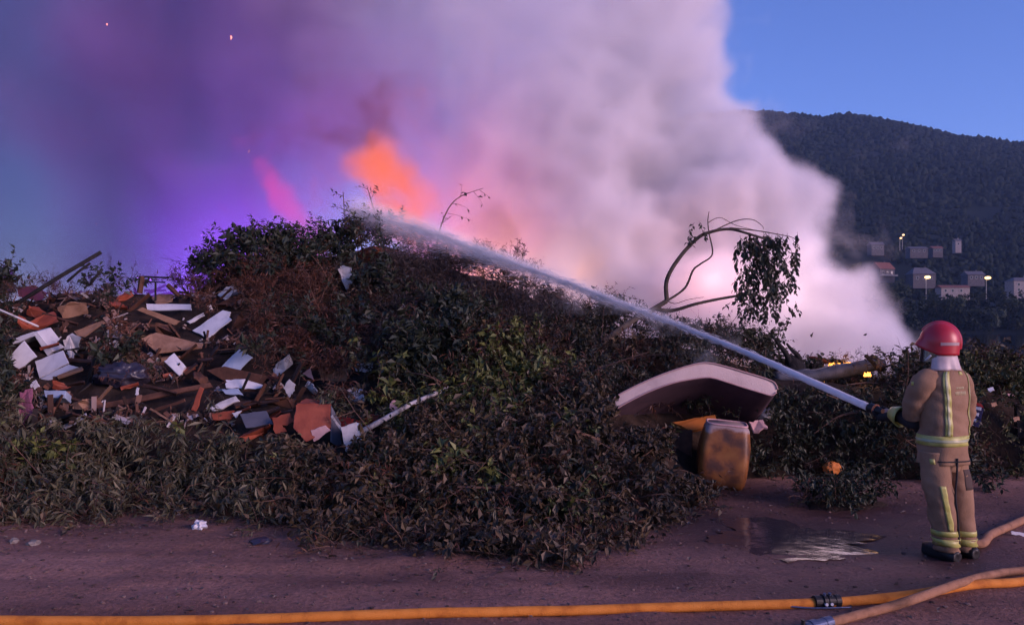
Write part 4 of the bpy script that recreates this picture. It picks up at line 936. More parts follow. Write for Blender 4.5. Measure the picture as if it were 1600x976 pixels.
# ------------------------------------------------------------------ charred trunk and stump by the small fire
def trunk_px(name, label, pts, radii, mat, cat='log', n=5, bump=0.12, seed=0):
    P = spline([at(*q) for q in pts], n); b = P[0].copy(); k = len(P)
    rad = np.interp(np.linspace(0, 1, k), np.linspace(0, 1, len(radii)), radii)
    v, f = [], []; tube(v, f, [p - b for p in P], list(rad), 12)
    v = [p + (rvec(random.Random(seed + i), 1) * 0.02 if False else Vector((1, 1, 1)) * mnoise.noise(p * 6 + Vector((seed, 0, 0))) * bump * 0.2) for i, p in enumerate(v)]
    o = mesh(name, v, f, mat, smooth=True); o.location = b; prop(o, label, cat); return o
trunk_px('fallen_trunk', 'wet grey fallen trunk lying over the right hand brush', [(1210, 592, 11.3), (1260, 588, 11.3), (1300, 582, 11.35), (1350, 572, 11.4), (1382, 568, 11.4)], [0.11, 0.10, 0.10, 0.10, 0.06], M_wetlog, seed=3)
t = empty('burnt_stump', at(1235, 600, 11.5)); prop(t, 'charred stump with two upright spikes beside the grey trunk', 'stump')
def st_part(name, pts, rad):
    v, f = [], []; P = spline([at(*q) - t.location for q in pts], 4); tube(v, f, P, list(np.interp(np.linspace(0, 1, len(P)), np.linspace(0, 1, len(rad)), rad)), 9); mesh(name, v, f, M_char, t, True)
st_part('stump_body', [(1225, 612, 11.5), (1236, 590, 11.5), (1240, 572, 11.5), (1232, 558, 11.5)], [0.26, 0.22, 0.16, 0.06])
st_part('spike', [(1238, 575, 11.45), (1228, 552, 11.45), (1217, 538, 11.45), (1211, 530, 11.45)], [0.05, 0.04, 0.03, 0.015])
st_part('spike', [(1250, 580, 11.45), (1248, 558, 11.45), (1236, 545, 11.45), (1229, 536, 11.45)], [0.06, 0.04, 0.025, 0.012])
trunk_px('charred_stick', 'short charred stick crossing the end of the grey trunk', [(1352, 555, 11.2), (1364, 568, 11.2), (1377, 583, 11.2)], [0.022, 0.024, 0.022], M_char, 'stick')
trunk_px('charred_stick', 'charred broken stub standing behind the crossing stick', [(1361, 556, 11.6), (1372, 566, 11.6), (1380, 578, 11.6)], [0.03, 0.05, 0.05], M_char, 'stick', seed=5)
trunk_px('charred_stick', 'thin charred stick pointing at the firefighter', [(1376, 574, 11.3), (1390, 570, 11.3), (1404, 565, 11.3)], [0.02, 0.018, 0.014], M_char, 'stick', seed=6)
M_ember_wood = mat_var('glowing_charcoal', [(0.3, (0.03, 0.012, 0.01)), (0.7, (0.12, 0.03, 0.02))], scale=9, rough=0.9)
trunk_px('burning_plank', 'upper red hot plank burning behind the grey trunk', [(1262, 558, 12.6), (1292, 564, 12.6), (1322, 571, 12.6)], [0.03, 0.04, 0.03], M_ember_wood, 'plank', seed=8)
trunk_px('burning_plank', 'lower charred plank burning behind the grey trunk', [(1300, 562, 12.9), (1330, 568, 12.9), (1352, 572, 12.9)], [0.03, 0.03, 0.02], M_char, 'plank', seed=9)

# ------------------------------------------------------------------ small things on the open ground
def crumple(name, label, cat, px, py, r, mat, seed, flat=0.8, sub=2, amp=0.35):
    p = g_at(px, py, 0.0); z = gz(p.x, p.y); bm = bmesh.new(); bmesh.ops.create_icosphere(bm, subdivisions=sub, radius=r)
    for w in bm.verts:
        k = 1 + amp * mnoise.noise(w.co / r * 1.6 + Vector((seed, 0, 0))) + amp * 0.6 * mnoise.noise(w.co / r * 4 + Vector((0, seed, 0)))
        w.co *= k; w.co.z = max(w.co.z * flat, -r * 0.55 * flat)
    o = from_bm(name, bm, mat); o.location = (p.x, p.y, z + r * 0.5 * flat); prop(o, label, cat); return o
crumple('crumpled_paper', 'crumpled white paper lying alone on the bare ground', 'paper', 312, 828, 0.055, M_white, 2.0, 0.9, 3, 0.7)
M_stone = mat_var('grey_stone', stop2((0.12, 0.10, 0.09), (0.22, 0.19, 0.17)), scale=6, rough=0.9, bump=0.4)
crumple('stone', 'smaller pale stone by the left foot of the heap', 'stone', 22, 846, 0.035, M_stone, 4.0)
crumple('stone', 'larger flat stone by the left foot of the heap', 'stone', 52, 849, 0.05, M_stone, 5.0, 0.55)
crumple('dark_rag', 'dark flattened rag on the ground right of the crumpled paper', 'rag', 408, 845, 0.09, M_bagblk, 6.0, 0.25)
crumple('brick_chip', 'small orange brick chip at the edge of the left brush', 'chip', 412, 806, 0.035, M_redwood, 7.0)
o = slab('white_strip', 'white plastic strip on the ground behind the hose', 'strip', [(1580, 834), (1581, 829), (1606, 833), (1606, 838)], M_white, None, 0.01, Y=CAM_H * F_PX / (834 - HOR) - 0.02)
# splinters, chips and crumbs of rubbish filling the scrap slope
sr = random.Random(8); Vs, Fs, off = [], [], 0
for _ in range(5200):
    px = sr.uniform(20, 470); py = sr.uniform(455, 665)
    if px > 380 and py < 585: continue
    if any(a - 1 < px < b + 1 and c - 1 < py < d + 1 for a, b, c, d, _ in OCC): continue
    p = hit(px, py) + Vector((0, -sr.uniform(.0, .12), sr.uniform(.0, .05)))
    a = rvec(sr).normalized(); b_ = a.orthogonal().normalized(); c_ = a.cross(b_); L_ = .02 + .16 * sr.random() ** 3; w = .006 + .03 * sr.random() ** 2; th = sr.uniform(.003, .01)
    Vs.append(np.array([p + a * L_ * s1 + b_ * w * s2 + c_ * th * s3 for s3 in (-1, 1) for s2, s1 in ((-1, -1), (-1, 1), (1, 1), (1, -1))])); Fs.append(np.array([(0, 1, 2, 3), (7, 6, 5, 4), (0, 4, 5, 1), (1, 5, 6, 2), (2, 6, 7, 3), (3, 7, 4, 0)]) + off); off += 8
o = mesh('rubble', np.concatenate(Vs).tolist(), np.concatenate(Fs).tolist(), mat_var('rubbish_crumbs', [(0.2, (0.012, 0.008, 0.008)), (0.5, (0.06, 0.026, 0.018)), (0.72, (0.15, 0.065, 0.042)), (0.86, (0.20, 0.15, 0.14)), (0.95, (0.42, 0.40, 0.42))], scale=4, rough=0.85, island=0.92)); prop(o, 'splinters and crumbs of rubbish littering the scrap slope', 'rubble', kind='stuff')
# loose leaves, chips and pebbles strewn over the ground
L = Leaves(); gr = random.Random(77)
for _ in range(1500):
    px = gr.uniform(0, 1600)
    base = float(np.interp(px, [0, 250, 420, 520, 860, 960, 1060, 1110, 1300, 1420, 1600], [805, 795, 800, 832, 868, 835, 795, 768, 748, 755, 725]))
    py = base + abs(gr.gauss(0, 22)) if gr.random() < 0.75 else gr.uniform(base, 975)
    p = g_at(px, py); p.z = gz(p.x, p.y) + 0.008; a = gr.uniform(0, 6.28); s = gr.uniform(0.02, 0.06)
    L.leaf(p, Vector((math.cos(a), math.sin(a), gr.uniform(-0.02, 0.35))).normalized(), Vector((0, 0, 1)), s, s * gr.uniform(0.15, 0.35))
o = mesh('fallen_leaves', L.v, L.f, mat_leaf('litter', [(0.1, (0.03, 0.02, 0.012)), (0.5, (0.09, 0.06, 0.04)), (0.9, (0.24, 0.18, 0.14))])); prop(o, 'loose leaves strewn over the bare ground before the heap', 'leaves', kind='stuff')
Vs, Fs, off = [], [], 0
for _ in range(2000):
    x = gr.uniform(-6, 6.5); y = gr.uniform(4.5, 9.3)
    if hz(x, y) > 0.02: continue
    r_ = 0.006 + 0.014 * gr.random() ** 3; V, F = protos[gr.randrange(5)]
    Vs.append(V * np.array([r_ * 2, r_ * 2, r_]) + np.array([x, y, gz(x, y) - r_ * 0.3])); Fs.append(F + off); off += len(V)
o = mesh('gravel', np.concatenate(Vs).tolist(), np.concatenate(Fs).tolist(), mat_var('pebbles', stop2((0.05, 0.03, 0.027), (0.17, 0.11, 0.095)), scale=2, rough=0.9, island=0.9)); prop(o, 'small pebbles scattered over the trampled earth', 'gravel', kind='stuff')
o = branch_px([(1500, 752, 9.0), (1530, 742, 8.9), (1560, 752, 8.8)], 'small leafy sprig lying on the ground behind the firefighter', 'black', 0.008, 16, 0.2, 71)
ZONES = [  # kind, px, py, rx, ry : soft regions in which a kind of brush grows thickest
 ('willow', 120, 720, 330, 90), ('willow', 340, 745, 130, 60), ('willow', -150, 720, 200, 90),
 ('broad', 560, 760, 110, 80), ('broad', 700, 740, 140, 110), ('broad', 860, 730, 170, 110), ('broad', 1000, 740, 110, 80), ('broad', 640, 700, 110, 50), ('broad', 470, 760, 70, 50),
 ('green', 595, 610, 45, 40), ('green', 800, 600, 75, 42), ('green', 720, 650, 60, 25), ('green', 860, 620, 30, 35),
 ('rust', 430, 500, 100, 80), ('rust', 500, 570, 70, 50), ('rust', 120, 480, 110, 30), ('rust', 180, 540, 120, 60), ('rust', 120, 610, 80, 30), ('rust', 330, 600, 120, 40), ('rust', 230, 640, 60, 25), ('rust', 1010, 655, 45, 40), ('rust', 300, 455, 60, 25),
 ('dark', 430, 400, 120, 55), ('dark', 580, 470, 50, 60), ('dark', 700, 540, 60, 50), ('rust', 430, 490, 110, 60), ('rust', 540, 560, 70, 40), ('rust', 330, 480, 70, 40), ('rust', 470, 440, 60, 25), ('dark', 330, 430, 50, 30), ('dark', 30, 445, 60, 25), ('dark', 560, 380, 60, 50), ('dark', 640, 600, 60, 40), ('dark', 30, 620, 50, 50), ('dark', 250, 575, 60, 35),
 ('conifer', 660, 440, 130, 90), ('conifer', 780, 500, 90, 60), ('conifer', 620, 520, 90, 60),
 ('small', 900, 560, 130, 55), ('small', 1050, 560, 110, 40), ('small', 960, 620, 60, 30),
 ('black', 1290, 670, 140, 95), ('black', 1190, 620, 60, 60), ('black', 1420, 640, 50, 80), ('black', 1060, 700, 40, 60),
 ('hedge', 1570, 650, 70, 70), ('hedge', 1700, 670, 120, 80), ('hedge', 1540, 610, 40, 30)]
# keep-out spots where boards and furniture lie open
BARE = [(70, 565, 75, 45), (265, 530, 75, 55), (370, 620, 75, 45), (500, 665, 65, 38), (275, 480, 60, 16), (1120, 680, 62, 80), (1085, 620, 110, 50), (1125, 700, 55, 60)]
OCC += [(1076, 1174, 656, 760, 9.3), (955, 1218, 563, 660, 9.3), (215, 290, 428, 472, 13.3), (90, 165, 390, 450, 13.1), (1210, 1262, 528, 590, 11.5), (1215, 1408, 553, 592, 11.4)]
def covers(qx, qy, Yd, m=5):
    return any(a - m < qx < b + m and c - m < qy < d + m + 3 and Yd < Y + 0.25 for a, b, c, d, Y in OCC)
br = random.Random(21)
bins = {k: Leaves() for k in KINDS}
count = 0
for tries in range(60000):
    # even cover of the visible front, denser where it is near
    px = br.uniform(-120, 1740); 
    Yd = 7.0 + 9.6 * br.random()
    x = (px - 800) / F_PX * Yd; z = hz(x, Yd)
    if z < 0.015: continue
    p = Vector((x, Yd, z)); qx, qy = pix(p)
    if qx < -120 or qx > 1740: continue
    e = 0.12
    nrm = Vector((hz(x - e, Yd) - hz(x + e, Yd), hz(x, Yd - e) - hz(x, Yd + e), 2 * e)).normalized()
    front = nrm.dot((Vector((0, 0, CAM_H)) - p).normalized())
    if front < -0.25: continue
    if br.random() > (9.5 / Yd) ** 1.2 + 0.15: continue
    if 55 < qx < 465 and 445 < qy < 655 and br.random() < 0.12: continue
    gap = mnoise.noise(p * 2.3 + Vector((9, 4, 2)))
    if gap < -0.12 and br.random() < min(0.95, 0.4 + 2.2 * (-0.12 - gap)): continue
    if covers(qx, qy, Yd): continue
    if any(((qx - a) / c) ** 2 + ((qy - b) / d) ** 2 < 1.0 for a, b, c, d in BARE) and br.random() < 0.45: continue
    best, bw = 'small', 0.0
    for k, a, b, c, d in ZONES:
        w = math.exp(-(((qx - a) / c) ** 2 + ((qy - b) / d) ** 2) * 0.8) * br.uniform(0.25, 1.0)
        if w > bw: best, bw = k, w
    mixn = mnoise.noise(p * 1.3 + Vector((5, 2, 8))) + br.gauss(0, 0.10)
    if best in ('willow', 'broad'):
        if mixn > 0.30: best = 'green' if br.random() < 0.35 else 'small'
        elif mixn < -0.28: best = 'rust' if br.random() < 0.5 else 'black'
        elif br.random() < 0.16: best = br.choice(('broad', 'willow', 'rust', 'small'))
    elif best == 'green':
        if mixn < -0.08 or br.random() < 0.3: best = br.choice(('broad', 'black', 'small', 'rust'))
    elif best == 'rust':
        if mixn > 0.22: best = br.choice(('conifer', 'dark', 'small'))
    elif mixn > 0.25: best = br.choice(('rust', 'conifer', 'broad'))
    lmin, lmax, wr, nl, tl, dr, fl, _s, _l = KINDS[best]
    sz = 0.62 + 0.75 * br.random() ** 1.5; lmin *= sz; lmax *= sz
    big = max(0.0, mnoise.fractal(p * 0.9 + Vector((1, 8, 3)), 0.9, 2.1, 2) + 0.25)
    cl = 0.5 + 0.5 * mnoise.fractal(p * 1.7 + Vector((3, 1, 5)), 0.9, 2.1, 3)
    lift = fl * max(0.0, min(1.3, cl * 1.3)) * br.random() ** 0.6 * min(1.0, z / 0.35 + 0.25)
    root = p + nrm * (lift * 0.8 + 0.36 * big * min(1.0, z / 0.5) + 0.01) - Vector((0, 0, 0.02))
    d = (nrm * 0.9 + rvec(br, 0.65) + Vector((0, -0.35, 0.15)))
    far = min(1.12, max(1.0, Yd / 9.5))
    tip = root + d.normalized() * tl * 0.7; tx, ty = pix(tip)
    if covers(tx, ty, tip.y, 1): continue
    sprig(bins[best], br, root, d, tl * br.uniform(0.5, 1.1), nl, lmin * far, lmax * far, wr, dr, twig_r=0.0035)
    count += 1
# ragged fringe lying out on the ground before the heap
for _ in range(2400):
    px = br.uniform(-60, 1120); py = float(np.interp(px, [-60, 100, 250, 420, 520, 640, 760, 860, 960, 1060, 1120], [800, 797, 785, 797, 828, 832, 846, 864, 830, 792, 762])) + abs(br.gauss(0, 4 + 20 * max(0.0, 0.25 + mnoise.noise(Vector((px * 0.021, 3.0, 1.0))))))
    p = g_at(px, py, 0.02); k = 'willow' if px < 430 else 'broad'
    lmin, lmax, wr, nl, tl, dr, fl, _s, _l = KINDS[k]
    k = br.choice((k, k, 'broad', 'rust', 'small', 'conifer')); lmin, lmax, wr, nl, tl, dr, fl, _s, _l = KINDS[k]
    sprig(bins[k], br, p, rvec(br) * 0.7 + Vector((0, -0.3, 0.25)), tl * br.uniform(0.3, 1.0), 7, lmin * .8, lmax, wr, 0.35, twig_r=0.003)
# a tangle of bare sticks and twigs over the whole heap
TG = Leaves()
for _ in range(3800):
    px = br.uniform(-80, 1680); Yd = 7.0 + 9.2 * br.random(); x = (px - 800) / F_PX * Yd; z = hz(x, Yd)
    if z < 0.05: continue
    p = Vector((x, Yd, z + br.uniform(0.0, 0.26))); qx, qy = pix(p)
    if covers(qx, qy, Yd, 2): continue
    d = Vector((br.gauss(0, 1), br.gauss(0, 0.7) - 0.2, br.gauss(0.12, 0.45))).normalized(); L_ = 0.18 + 0.75 * br.random() ** 2; bend = rvec(br, 0.10 * L_)
    pts = [p, p + d * L_ * 0.35 + bend, p + d * L_ * 0.7 + bend * 0.6, p + d * L_]
    tx, ty = pix(pts[3])
    if covers(tx, ty, pts[3].y, 2) or covers(*pix(pts[1]), pts[1].y, 2): continue
    r0 = br.uniform(0.003, 0.008); TG.twig(pts, r0, r0 * 0.35, 4)
    for q in range(br.randrange(0, 4)):
        k = br.choice((1, 2)); dd = (d + rvec(br, 0.6)).normalized(); TG.twig([pts[k], pts[k] + dd * L_ * 0.2 + rvec(br, .01), pts[k] + dd * L_ * 0.4], r0 * 0.5, 0.001, 3)
prop(mesh('twigs', TG.tv, TG.tf, mat_var('bare_sticks', [(0.15, (0.02, 0.011, 0.008)), (0.55, (0.07, 0.035, 0.024)), (0.9, (0.19, 0.11, 0.08))], scale=3, rough=0.9, island=0.8)), 'tangle of bare brown sticks and twigs running all through the heap', 'twigs', kind='stuff')
print('sprigs', count)
for k, L in bins.items():
    prop(two_mat_mesh('brush', L, LEAFMAT[k]), KINDS[k][8], 'brush', kind='stuff')

# stouter sawn limbs lying in the tangle
for i, (px, py) in enumerate(((520, 520), (600, 480), (690, 470), (760, 520), (660, 560), (850, 545), (930, 575), (560, 640), (700, 620), (900, 610), (760, 700), (620, 740), (960, 720), (420, 470), (400, 560), (1240, 640), (1330, 660), (820, 780))):
    a = CB.uniform(-0.9, 0.9); L_ = CB.uniform(45, 105); h = hit(px, py); up = Vector((0, -0.26, 0.16)); sgn = CB.choice((-1, 1))
    q = [h + up, h + up * 1.1 + Vector((sgn * L_ * .4, 0, 0)) * h.y / F_PX * 1.0 + Vector((0, CB.gauss(0, .1), math.sin(a) * .22)), h + up + Vector((sgn * L_, 0, 0)) * h.y / F_PX + Vector((0, CB.gauss(0, .15), math.sin(a) * .5 + CB.gauss(0, .05)))]
    t = leafy_branch('sawn_limb', q, CB.uniform(0.014, 0.03), 'small', CB.randrange(2, 5), 0.35, 200 + i, bare=True)
    prop(t, 'stout bare sawn limb lying in the tangle of brush', 'limb', 'sawn limbs in the heap')
# leafy cut branches strewn down the front of the heap
for i in range(46):
    px = CB.uniform(20, 1050); py = CB.uniform(690, 790)
    if px > 430: py += 15
    kind = 'willow' if px < 440 else 'broad'
    a = CB.uniform(-0.5, 0.5); L_ = CB.uniform(40, 90) * CB.choice((-1, 1))
    p0 = hit(px, py); p1 = hit(px + L_ * 0.5, py + abs(L_) * 0.15); p2 = hit(px + L_, py + abs(L_) * 0.45 * CB.random())
    up = Vector((0, -0.22, 0.20))
    t = leafy_branch('cut_branch', [p0 + up * 0.4, p1 + up * 1.2, p2 + up * 0.8], CB.uniform(0.007, 0.013), kind, 7, 0.26, i)
    prop(t, 'cut branch of narrow grey green leaves lying on the left foot of the heap' if kind == 'willow' else 'cut branch of dark brownish leaves lying on the middle foot of the heap', 'branch', 'narrow leaved cut branches' if kind == 'willow' else 'brown leaved cut branches')
# ------------------------------------------------------------------ the firefighter
def remeshed(name, pieces, voxel, mat, parent=None, smooth_it=6):
    v, f = [], []
    for pv, pf in pieces:
        b = len(v); v += list(pv); f += [tuple(i + b for i in q) for q in pf]
    o = mesh(name, v, f, None, None)
    bm = bmesh.new(); bm.from_mesh(o.data); bmesh.ops.recalc_face_normals(bm, faces=bm.faces[:]); bm.to_mesh(o.data); bm.free()
    md = o.modifiers.new('r', 'REMESH'); md.mode = 'VOXEL'; md.voxel_size = voxel
    sm = o.modifiers.new('s', 'SMOOTH'); sm.iterations = smooth_it; sm.factor = 0.5
    me = bpy.data.meshes.new_from_object(o.evaluated_get(bpy.context.evaluated_depsgraph_get())); me.name = name
    o.modifiers.clear(); o.data = me
    me.polygons.foreach_set('use_smooth', [True] * len(me.polygons))
    if not me.materials: me.materials.append(mat)
    if parent is not None: o.parent = parent
    return o
def ell(c, rx, ry, rz, ax=None, seg=20, rings=12):
    v, f = [], []; ax = ax or (Vector((1, 0, 0)), Vector((0, 1, 0)), Vector((0, 0, 1)))
    for j in range(1, rings):
        t = math.pi * j / rings
        for k in range(seg):
            a = 2 * math.pi * k / seg; v.append(c + ax[0] * rx * math.sin(t) * math.cos(a) + ax[1] * ry * math.sin(t) * math.sin(a) + ax[2] * rz * math.cos(t))
    for j in range(rings - 2):
        for k in range(seg): k2 = (k + 1) % seg; f.append((j * seg + k, (j + 1) * seg + k, (j + 1) * seg + k2, j * seg + k2))
    v += [c + ax[2] * rz, c - ax[2] * rz]; n = len(v)
    for k in range(seg): k2 = (k + 1) % seg; f.append((n - 2, k, k2)); f.append((n - 1, (rings - 2) * seg + k2, (rings - 2) * seg + k))
    return v, f
def tb(path, radii, sides=14, n=5):
    P = spline(path, n); rad = np.interp(np.linspace(0, 1, len(P)), np.linspace(0, 1, len(radii)), radii)
    v, f = [], []; tube(v, f, P, list(rad), sides); return v, f

FY = 6.28; YAW = R(25)
RT = Vector((math.cos(YAW), math.sin(YAW), 0)); FW = Vector((-math.sin(YAW), math.cos(YAW), 0))
FOOT = Vector((at(1493, 872, FY).x, FY, 0.0))
def wr(p, amp=0.010, s=5.0): return mnoise.noise(p * s + Vector((2, 7, 1))) * amp + mnoise.noise(p * s * 2.6) * amp * 0.45
JR0 = [(723, 1473, .204, .166), (717, 1473, .205, .166), (706, 1473, .207, .168), (690, 1473, .208, .166), (668, 1474, .202, .160), (640, 1474, .203, .158), (615, 1474, .207, .155), (600, 1474, .205, .150), (590, 1474.5, .192, .140), (582, 1475, .160, .122), (575, 1476, .115, .105), (568, 1477, .088, .090), (562, 1477, .082, .084)]
JR = [(a_, b_, c_ * (.885 if a_ > 605 else .93) * (1.04 if a_ > 715 else 1), d_ * .92 * (1.04 if a_ > 715 else 1)) for a_, b_, c_, d_ in JR0]
def jacket_pt(u, py, off=0.0, wrinkle=True):
    ps = [j[0] for j in JR][::-1]; cx = np.interp(py, ps, [j[1] for j in JR][::-1]); a = np.interp(py, ps, [j[2] for j in JR][::-1]); b = np.interp(py, ps, [j[3] for j in JR][::-1])
    c = at(cx, py, FY); cu, su = math.cos(u), math.sin(u); e = 0.86
    p = c + RT * a * math.copysign(abs(cu) ** e, cu) + FW * b * math.copysign(abs(su) ** e, su)
    n = (RT * cu / a + FW * su / b).normalized()
    k = wr(p, 0.012, 6.0) + 0.004 * math.sin(p.z * 46 + 3 * math.sin(u * 2 + p.z * 9)) * (1 if 600 < py < 700 else .4)
    if py > 695: k += 0.008 * math.sin(u * 5 + 1) * (py - 695) / 20
    return p + n * (k + off)
def surf(fn, U, V, closed=True):
    v = [fn(u, w) for w in V for u in U]; nu = len(U); f = []
    for j in range(len(V) - 1):
        for i in range(nu if closed else nu - 1):
            i2 = (i + 1) % nu; f.append((j * nu + i, j * nu + i2, (j + 1) * nu + i2, (j + 1) * nu + i))
    return v, f
def loc(vs): return [Vector(p) - FOOT for p in vs]
M_skin = mat_var('skin', stop2((0.34, 0.18, 0.13), (0.42, 0.24, 0.18)), scale=20, rough=0.6)
M_jacket = mat_var('tan_turnout_cloth', [(0.28, (0.11, 0.060, 0.036)), (0.45, (0.22, 0.128, 0.076)), (0.6, (0.255, 0.152, 0.092)), (0.8, (0.295, 0.182, 0.114))], scale=5, detail=8, rough=0.9, bump=0.25, bscale=120)
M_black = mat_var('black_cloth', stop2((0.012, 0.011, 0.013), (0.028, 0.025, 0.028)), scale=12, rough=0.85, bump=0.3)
M_boot = mat_var('black_rubber', stop2((0.010, 0.009, 0.010), (0.022, 0.02, 0.02)), scale=12, rough=0.45)
def mat_band():
    m, n, l = new_mat('yellow_reflective_band')
    out = nd(n, 'ShaderNodeOutputMaterial'); b = nd(n, 'ShaderNodeBsdfPrincipled'); b.inputs['Roughness'].default_value = 0.45
    tc = nd(n, 'ShaderNodeTexCoord'); no = nd(n, 'ShaderNodeTexNoise'); no.inputs['Scale'].default_value = 14; no.inputs['Detail'].default_value = 6; l.new(tc.outputs['Object'], no.inputs[0])
    rp = ramp(n, [(0.3, (0.24, 0.22, 0.05)), (0.5, (0.38, 0.36, 0.09)), (0.75, (0.46, 0.43, 0.15))]); l.new(no.outputs['Fac'], rp.inputs[0]); l.new(rp.outputs[0], b.inputs['Base Color']); l.new(b.outputs[0], out.inputs['Surface'])
    return m
M_band = mat_band()
M_silver = mat_var('silver_tape', stop2((0.30, 0.30, 0.15), (0.40, 0.40, 0.22)), scale=16, rough=0.35, spec=0.6)
M_cape = mat_var('silvered_neck_cloth', stop2((0.36, 0.28, 0.27), (0.54, 0.43, 0.41)), scale=9, rough=0.5, spec=0.5)

SHL, ELL_, WRL, HNL = at(1449, 593, 6.22), at(1436, 661, 6.38), at(1402, 648, 6.58), at(1383, 642, 6.71)
SHR, ELR, WRR, HNR = at(1501, 595, 6.38), at(1503, 655, 6.58), at(1462, 664, 6.70), at(1446, 664, 6.74)
HEAD = at(1469, 540, 6.30); HY_ = R(62)                       # the head turns further left than the body
HF = Vector((-math.sin(HY_), math.cos(HY_), 0)); HR = Vector((math.cos(HY_), math.sin(HY_), 0)); UP = Vector((0, 0, 1))
LEGL = [(1458, 712, 6.23, .118), (1464, 745, 6.22, .122), (1470, 785, 6.215, .120), (1475, 822, 6.24, .110), (1479, 848, 6.26, .103), (1480, 859, 6.27, .102)]
LEGR = [(1490, 712, 6.32, .112), (1497, 745, 6.33, .112), (1503, 785, 6.335, .104), (1507, 822, 6.35, .094), (1510, 848, 6.36, .088), (1511, 859, 6.36, .088)]
body_pieces = [
    tb([at(1475, 720, FY), at(1474, 680, FY), at(1474, 630, FY), at(1475, 595, FY), at(1476, 580, FY)], [.14, .13, .13, .12, .08], 18),
    tb([SHL, at(1475, 588, 6.29), SHR], [.07, .09, .07]),
    tb([at(1476, 590, FY), at(1475, 560, FY + .01), HEAD + UP * -0.03], [.062, .056, .055]),
    ell(HEAD + UP * 0.01, .076, .098, .118, (HR, HF, UP)), ell(HEAD - UP * .075 + HF * .03, .052, .062, .055, (HR, HF, UP)),
    tb([HEAD + HF * .090 + UP * .01, HEAD + HF * .112 - UP * .025, HEAD + HF * .098 - UP * .038], [.010, .015, .012], 8),
    tb([HEAD + HF * .082 - UP * .062 - HR * .02, HEAD + HF * .094 - UP * .062, HEAD + HF * .082 - UP * .062 + HR * .02], [.007, .009, .007], 8),
    ell(HEAD - HR * .076 - UP * .01, .010, .022, .032, (HR, HF, UP)), ell(HEAD + HR * .076 - UP * .01, .010, .022, .032, (HR, HF, UP)),
    tb([SHL, (SHL + ELL_) / 2, ELL_], [.058, .052, .045]), tb([ELL_, (ELL_ + WRL) / 2, WRL, HNL], [.045, .042, .032, .03]),
    tb([SHR, (SHR + ELR) / 2, ELR], [.058, .052, .045]), tb([ELR, (ELR + WRR) / 2, WRR, HNR], [.045, .042, .032, .03]),
    tb([at(q[0], q[1], q[2]) for q in LEGL], [.09, .085, .065, .06, .05, .05]), tb([at(q[0], q[1], q[2]) for q in LEGR], [.09, .085, .065, .06, .05, .05])]
person = remeshed('person', [(loc(v), f) for v, f in body_pieces], 0.012, M_skin)
person.location = FOOT
prop(person, 'firefighter in tan turnout gear and red helmet aiming a hose at the burning heap', 'person')
U48 = [2 * math.pi * k / 48 for k in range(48)]
v, f = surf(lambda u, w: jacket_pt(u, w), U48, list(np.linspace(722, 562, 48)))
jk = mesh('jacket', loc(v), f, M_jacket, person, True); so = jk.modifiers.new('cloth', 'SOLIDIFY'); so.thickness = 0.006; so.offset = 0
def sleeve(path, radii, name='sleeve'):
    P = spline(path, 7); rad = np.interp(np.linspace(0, 1, len(P)), np.linspace(0, 1, len(radii)), radii); v, f = [], []
    tube(v, f, P, list(rad), 24, cap=False)
    v = [p + (p - min(P, key=lambda q: (q - p).length)).normalized() * (wr(p, 0.013, 8) + .004 * math.sin(p.z * 60 + p.x * 30)) for p in v]
    o = mesh(name, loc(v), f, M_jacket, jk, True); so = o.modifiers.new('cloth', 'SOLIDIFY'); so.thickness = 0.006; so.offset = 0
sleeve([at(1457, 590, 6.24), at(1443, 599, 6.22), at(1432, 622, 6.28), at(1427, 638, 6.32), at(1427, 650, 6.35)], [.070, .086, .084, .080, .078])
sleeve([at(1494, 592, 6.34), at(1503, 600, 6.38), at(1506, 630, 6.47), at(1505, 655, 6.56), at(1490, 662, 6.62)], [.070, .084, .08, .074, .066])
# trousers: seat and two legs
LEGL = [(a_, b_, c_, d_ * .86) for a_, b_, c_, d_ in LEGL]; LEGR = [(a_ - 2, b_, c_, d_ * .86) for a_, b_, c_, d_ in LEGR]
def leg_pt(LG, u, py, off=0.0):
    ps = [q[1] for q in LG]; c = at(np.interp(py, ps, [q[0] for q in LG]), py, np.interp(py, ps, [q[2] for q in LG])); r = np.interp(py, ps, [q[3] for q in LG])
    p = c + RT * r * math.cos(u) + FW * r * math.sin(u); n = (p - c).normalized()
    k = wr(p, 0.012, 7.0) + 0.0045 * math.sin(p.z * 52 + u * 2.2 + 2.0 * math.sin(u + p.z * 6)) * (0.4 + 0.6 * mnoise.noise(p * 3))
    if py > 835: k += 0.006 * math.sin(py * 0.7 + u * 2)
    return p + n * (k + off)
tr = remeshed('trousers', [(loc(v), f) for v, f in (tb([at(1474, 735, 6.275), at(1474, 715, 6.275), at(1474, 690, 6.275)], [.11, .135, .13], 24),)], 0.012, M_jacket, person)
for LG in (LEGL, LEGR):
    v, f = surf(lambda u, w: leg_pt(LG, u, w), [2 * math.pi * k / 32 for k in range(32)], list(np.linspace(704, 859, 52)))
    o = mesh('trouser_leg', loc(v), f, M_jacket, tr, True); so = o.modifiers.new('cloth', 'SOLIDIFY'); so.thickness = 0.006; so.offset = 0
def patch(name, fn, us, ws, mat, parent, closed=False, th=0.003):
    v, f = surf(fn, us, ws, closed); o = mesh(name, loc(v), f, mat, parent, True); s = o.modifiers.new('tape', 'SOLIDIFY'); s.thickness = th; s.offset = 1; return o
